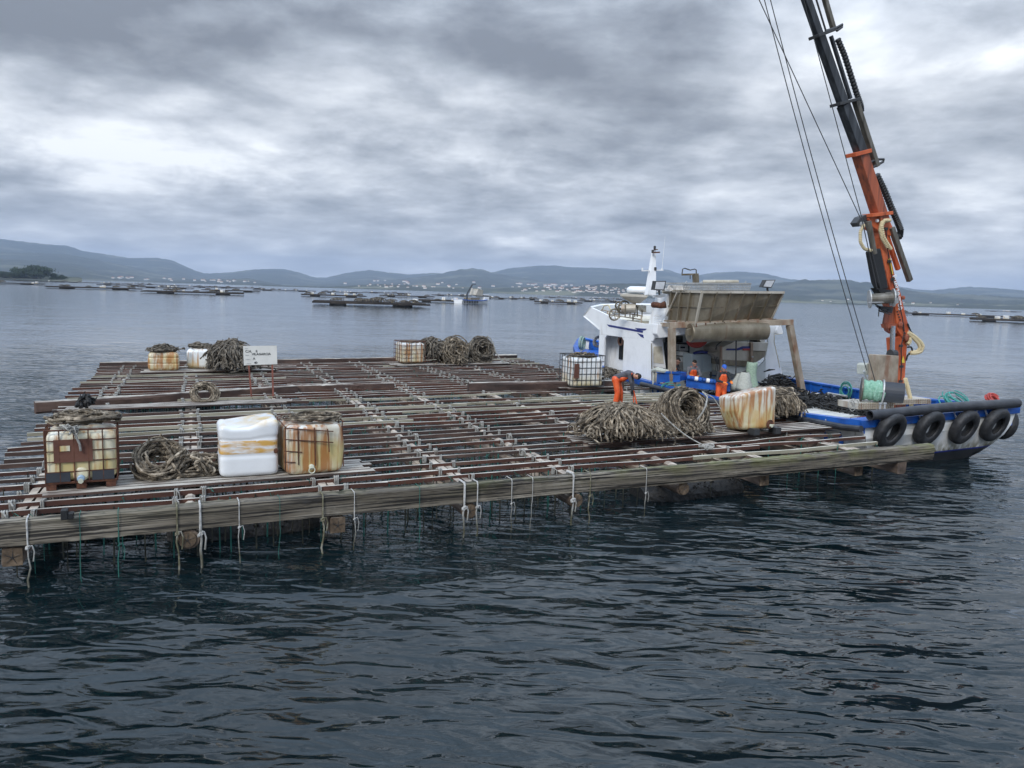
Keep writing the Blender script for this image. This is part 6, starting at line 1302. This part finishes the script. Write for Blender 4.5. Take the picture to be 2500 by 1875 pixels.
g4 = [c4(402, 1480, CL-1.3), c4(470, 1462, CL-.4), c4(890, 1440, CL-.2), c4(888, 1478, CL-1.1)]
for a, c_, l in (((400, 1478), (640, 1520), CL-1.0), ((640, 1455), (892, 1488), CL-.6)):
    P_ = [c4(a[0], a[1], l), c4(c_[0], a[1]-8, l), c4(c_[0], c_[1]-6, l), c4(a[0], c_[1], l)]
    gr = MB().prism(P_, BL*.9).build('grating_platform', 'tan_light', crane, bevel=.01); mb = MB()
    for k in range(16): p = P_[0]+(P_[1]-P_[0])*(k+.5)/16; q = P_[3]+(P_[2]-P_[3])*(k+.5)/16; mb.beam(p-BL*.01, q-BL*.01, .02, .03, up=BL)
    for k in range(3): p = P_[0]+(P_[3]-P_[0])*(k+.5)/3; q = P_[1]+(P_[2]-P_[1])*(k+.5)/3; mb.beam(p-BL*.012, q-BL*.012, .02, .03, up=BL)
    mb.build('grating_bars', 'frame_tan', gr)
for x in (548, 578): MB().lathe([(.03, 0), (.03, .22), (.055, .23), (.055, .27)], onl(*z4(x, 1530), 1.2), n=12).build('bollard_pin', 'galv', boat)
# cables: from the boom's outer end (above the frame) down to the load hook lines by the reel
tip = b4_; J = 7.6
for xa, ya, xb, yb, nm in ((1653, -130, 1880, 822, 0), (1622, -130, 1887, 830, 1)):
    pass
def dl(x, y, l): return onl(x*1.1302, y*1.1302, l)
for (x0, y0, x1, y1) in ((1655, 0, 1872, 800), (1668, 0, 1890, 822), (1640, 0, 1858, 470), (1736, 0, 1861, 468)):
    a, c_ = dl(x0, y0, CL-.4), dl(x1, y1, CL-.4); a2 = a+(a-c_)*.25; n = 10
    sag = BB*-.10 if y1 > 700 else BB*0; MB().tube([c_+(a2-c_)*k/n-sag*math.sin(math.pi*k/n)*-1.2 for k in range(n+1)], .015, 5).build('cable', 'steel_dark', crane)
a, c_ = dl(1861, 470, CL-.4), dl(1895, 625, CL-.4); MB().rod(a, c_, .018, 5).build('cable', 'steel_dark', crane); a, c_ = dl(1866, 470, CL-.4), dl(1903, 625, CL-.4); MB().rod(a, c_, .014, 5).build('cable', 'steel_dark', crane)
# a jib on the boom's outer end, which carries the cables' upper ends
ja = dl(1655, 0, CL-.4)+(dl(1655, 0, CL-.4)-dl(1872, 800, CL-.4))*.25; MB().beam(b4_, ja+[0, 0, .15], .2, .22, up=-BL).build('jib', 'boom_black', crane)
a, c_ = c4(440, 1260, CL-.2), c4(470, 1335, CL-.2); MB().rod(a, c_, .04).build('shackle', 'galv', crane)

# ------------------------------------------------------------------ people
def capsule(mb, a, b2, ra, rb, n=10):
    a, b2 = np.asarray(a, float), np.asarray(b2, float); d = nrm(b2-a); P = []; rr = []
    for k in range(5): t_ = -math.pi/2+math.pi/2*k/5; P.append(a+d*ra*math.sin(t_)); rr.append(max(.001, ra*math.cos(t_)))
    P.append(a); rr.append(ra); P.append(b2); rr.append(rb)
    for k in range(1, 6): t_ = math.pi/2*k/5; P.append(b2+d*rb*math.sin(t_)); rr.append(max(.001, rb*math.cos(t_)))
    u = nrm(np.cross(d, (0, 0, 1) if abs(d[2]) < .9 else (1, 0, 0))); v = np.cross(d, u)
    return mb.loft([np.array([p+(u*math.cos(t_)+v*math.sin(t_))*r_ for t_ in np.linspace(0, 2*math.pi, n+1)[:-1]]) for p, r_ in zip(P, rr)])
def fuse(name, caps, m, parent, voxel=.012, X=None):
    mb = MB()
    for a, b2, ra, rb in caps: capsule(mb, X(a), X(b2), ra, rb)
    o = mb.build('tmpfuse', m); md = o.modifiers.new('r', 'REMESH'); md.mode = 'VOXEL'; md.voxel_size = voxel; ms_ = o.modifiers.new('s', 'SMOOTH'); ms_.factor = .5; ms_.iterations = 3
    bpy.context.view_layer.update(); me = bpy.data.meshes.new_from_object(o.evaluated_get(bpy.context.evaluated_depsgraph_get())); me.shade_smooth()
    loc = o.location.copy(); bpy.data.objects.remove(o); q = bpy.data.objects.new(name, me); COL.objects.link(q); q.parent = parent; q.location = loc-parent.location
    me.materials.clear(); me.materials.append(MT[m]); return q
def person(label, base, fdir, J, s=1., top='hoodie', glove='glove_orange', cap=False, hair=True, pants='orange_pvc'):
    f_ = nrm([fdir[0], fdir[1], 0]); lf = np.array([-f_[1], f_[0], 0]); base = np.asarray(base, float)
    t_ = thing('person', label, 'person', base)
    X = lambda p: base+(f_*p[0]+lf*p[1]+np.array([0, 0, p[2]]))*s
    j = J; sc2 = lambda c: [(a, b2, ra*s, rb*s) for a, b2, ra, rb in c]
    hd = np.array(j['head']); nk = np.array(j['neck']); lk_ = nrm(j['look']); uph = nrm(np.array(j.get('hup', hd-nk))); lk_ = nrm(lk_-uph*(lk_@uph)); sd_ = np.cross(uph, lk_)
    body = [(hd+uph*.03-lk_*.01, hd+uph*.02+lk_*.01, .090, .088), (hd-uph*.07+lk_*.03, hd-uph*.05+lk_*.035, .055, .06), (nk, hd-uph*.04, .055, .05), (hd-uph*.005+lk_*.085, hd-uph*.035+lk_*.108, .010, .016),
            (hd+sd_*.088-uph*.01, hd+sd_*.090+uph*.025, .016, .018), (hd-sd_*.088-uph*.01, hd-sd_*.090+uph*.025, .016, .018), (hd-uph*.075+lk_*.078-sd_*.02, hd-uph*.075+lk_*.078+sd_*.02, .012, .012),
            (nk, j['chest'], .06, .11), (j['chest'], j['pelvis'], .11, .12)]
    for S_ in ('l', 'r'):
        body += [(j['sh'+S_], j['el'+S_], .045, .036), (j['el'+S_], j['ha'+S_], .036, .027), (j['hip'+S_], j['kn'+S_], .075, .05), (j['kn'+S_], j['ft'+S_], .05, .035)]
    gl = []
    for S_ in ('l', 'r'):
        e_, h_ = np.array(j['el'+S_]), np.array(j['ha'+S_]); d = nrm(h_-e_); ac = nrm(np.cross(d, (0, 0, 1) if abs(d[2]) < .8 else (0, 1, 0))); dn = np.cross(ac, d); dn = dn if dn[2] < 0 else -dn
        pm = h_+d*.05; hand = [(h_, pm, .030, .034)]
        for k in range(4):
            r1 = pm+d*.03+ac*(k-1.5)*.021; kn_ = r1+d*(.036+.006*(1-abs(k-1.4)*.6))+dn*.014; hand += [(r1, kn_, .0105, .0100), (kn_, kn_+d*.012+dn*.034, .0100, .0085)]
        sgn = 1 if S_ == 'l' else -1; th = h_+d*.02+ac*sgn*.03; hand += [(th, th+d*.03+ac*sgn*.022+dn*.01, .012, .011), (th+d*.03+ac*sgn*.022+dn*.01, th+d*.055+ac*sgn*.012+dn*.025, .011, .009)]
        body += hand; gl += [(a, b2, ra+.006, rb+.006) for a, b2, ra, rb in hand]+[(h_-d*.07, h_, .042, .036)]
    fuse('body', sc2(body), 'skin', t_, .0095*s, X)
    fuse('gloves', sc2(gl), glove, t_, .009*s, X)
    ch, pv, nk_ = np.array(j['chest']), np.array(j['pelvis']), nk
    shirt = [(np.array(j['shl']), np.array(j['shr']), .075, .075), (ch+[0, .06, 0], pv+[0, .05, .06], .13, .12), (ch+[0, -.06, 0], pv+[0, -.05, .06], .13, .12), (nk_-uph*.02, ch, .075, .14)]
    for S_ in ('l', 'r'): shirt += [(j['sh'+S_], j['el'+S_], .068, .056), (j['el'+S_], np.array(j['ha'+S_])-nrm(np.array(j['ha'+S_])-np.array(j['el'+S_]))*.05, .056, .043)]
    fuse('top', sc2(shirt), top, t_, .013*s, X)
    fwd = nrm(np.cross(np.array(j['shl'])-np.array(j['shr']), ch-pv)); fwd = fwd if fwd@lk_ > -.2 else -fwd
    pn = [(pv+[0, .07, 0], pv+[0, -.07, 0], .15, .15), (pv, pv+(ch-pv)*.55+fwd*.02, .155, .145), (pv+(ch-pv)*.5+fwd*.05+[0, .07, 0], ch+fwd*.045+[0, .05, 0], .115, .10), (pv+(ch-pv)*.5+fwd*.05-[0, .07, 0], ch+fwd*.045-[0, .05, 0], .115, .10)]
    for S_ in ('l', 'r'): pn += [(j['hip'+S_], j['kn'+S_], .115, .095), (j['kn'+S_], np.array(j['ft'+S_])+[0, 0, .10], .095, .088)]
    for sg in (1, -1): pn += [(ch+fwd*.12+[0, .07*sg, 0], np.array(j['shl' if sg > 0 else 'shr'])*.6+nk_*.4+nrm(ch-pv)*.06, .022, .022), (np.array(j['shl' if sg > 0 else 'shr'])*.6+nk_*.4+nrm(ch-pv)*.06, pv+(ch-pv)*.4-fwd*.13, .022, .022)]
    fuse('bib_trousers', sc2(pn), pants, t_, .014*s, X)
    bt = []
    for S_ in ('l', 'r'): ft = np.array(j['ft'+S_]); bt += [(ft+[0, 0, .16], ft+[0, 0, .05], .07, .06), (ft+[0, 0, .045], ft+[.15, 0, .04], .048, .042)]
    fuse('boots', sc2(bt), 'boot', t_, .014*s, X)
    if hair: fuse('hair', sc2([(hd+uph*.055-lk_*.025, hd+uph*.05+lk_*.005, .088, .08), (hd+uph*.01-lk_*.05, hd-uph*.03-lk_*.05, .07, .055)]), 'hair', t_, .011*s, X)
    if cap: fuse('cap', sc2([(hd+uph*.062-lk_*.02, hd+uph*.062+lk_*.01, .094, .09), (hd+uph*.055+lk_*.08+sd_*.04, hd+uph*.055+lk_*.08-sd_*.04, .02, .02), (hd+uph*.05+lk_*.12+sd_*.02, hd+uph*.05+lk_*.12-sd_*.02, .015, .015)]), 'capcloth', t_, .010*s, X)
    mb = MB()
    for sg in (1, -1):
        e_ = X(hd+uph*.012+lk_*.084+sd_*.032*sg); mb.lathe([(.002, -.008), (.013*s, -.004), (.013*s, .004), (.002, .008)], e_, X(hd+lk_)-X(hd), 10)
    mb.build('eyes', 'hair', t_); return t_
bend = dict(pelvis=(-.14, 0, .90), chest=(.24, 0, 1.10), neck=(.40, 0, 1.10), head=(.54, -.02, 1.05), look=(.6, -.1, -.8), shl=(.30, .19, 1.12), shr=(.30, -.19, 1.12), ell=(.36, .21, .83), elr=(.40, -.21, .84), hal=(.40, .10, .58), har=(.42, -.10, .56),
            hipl=(-.13, .11, .86), hipr=(-.13, -.11, .86), knl=(-.02, .14, .47), knr=(-.05, -.14, .47), ftl=(-.02, .16, .04), ftr=(-.10, -.16, .04))
feet = dat(1338, 879, 1.17); person('man in orange bib trousers bending over the raft rails, dark hoodie', feet, (.93, -.36), bend, 1.06, 'hoodie', 'glove_dark')
mb = MB(); h_ = feet+nrm([.93, -.36, 0])*.46; mb.tube([h_+[0, 0, .62], h_+nrm([.93, -.36, 0])*.10+[0, 0, .3], h_+nrm([.93, -.36, 0])*.18+[0, 0, .02]], .025, 6); mb.tube([h_+[0, 0, .62], h_+nrm([.93, -.36, 0])*.02+[0, 0, .3], h_+nrm([.93, -.36, 0])*.06+[0, 0, .02]], .02, 6); tag(mb.build('rope', 'orange_pvc'), 'short orange line held by the bending man above the rails', 'rope')
def stand(lean=.12, hy=0., lookdown=-.3, hands=((.34, .10, 1.0), (.36, -.10, 1.0)), turn=0.):
    return dict(pelvis=(0, 0, .92), chest=(lean*.8, 0, 1.28), neck=(lean*1.1, 0, 1.42), head=(lean*1.3+.03, hy, 1.56), look=(1, turn, lookdown), shl=(lean, .19, 1.36), shr=(lean, -.19, 1.36), ell=(lean+.10, .27, 1.10), elr=(lean+.10, -.27, 1.10), hal=hands[0], har=hands[1],
                hipl=(0, .10, .88), hipr=(0, -.10, .88), knl=(.02, .12, .47), knr=(.02, -.12, .47), ftl=(-.02, .13, .04), ftr=(-.02, -.13, .04))
def foot(hx, hy, l, hgt): p = T3(hx, hy, l); return np.array([p[0], p[1], p[2]-hgt])
fd = -BL*.85-BB*.25
def bs(hx, hy, l, J, s, fdir):                                              # base so that the head top lands on the measured spot
    f_ = nrm([fdir[0], fdir[1], 0]); lf = np.array([-f_[1], f_[0], 0]); top_ = T3(hx, hy, l); h = J['head']; return top_-(f_*h[0]+lf*h[1]+np.array([0, 0, h[2]+.13]))*s
J = stand(.10, 0, -.1, ((.40, .22, 1.08), (.42, -.06, 1.04)), .0); person('smiling man in a blue cap and black top leaning on the right blue tray', bs(1424, 1058, 9.15, J, 1.10, fd), fd, J, 1.10, 'dark_jacket', 'glove_orange', cap=True, hair=False)
J = stand(.18, 0, -.9, ((.36, .12, 1.06), (.38, -.16, 1.10)), .1); person('dark haired man in grey sweater and orange bib looking down, between the two trays', bs(1178, 1018, 10.6, J, 1.12, fd), fd, J, 1.12, 'sweater', 'glove_orange')
J = stand(.30, .05, -1.2, ((.46, .20, .98), (.40, -.16, .94)), .3); person('man in a dark hood half hidden behind the near gantry leg', bs(1040, 1000, 11.0, J, 1.12, fd+BB*.5), fd+BB*.5-BL*.1, J, 1.12, 'hoodie', 'glove_white')

# ------------------------------------------------------------------ air
mb = MB().box((0, 6000, 297), (28000, 22000, 610)); hm = bpy.data.materials.new('haze_air'); hm.use_nodes = True; t = hm.node_tree; t.nodes.clear()
pv_ = t.nodes.new('ShaderNodeVolumePrincipled'); pv_.inputs['Color'].default_value = (.58, .72, .96, 1); pv_.inputs['Density'].default_value = .000068; pv_.inputs['Anisotropy'].default_value = 0.
on = t.nodes.new('ShaderNodeOutputMaterial'); t.links.new(pv_.outputs[0], on.inputs['Volume'])
hz_ = mb.build('haze', hm); hz_['kind'] = 'stuff'
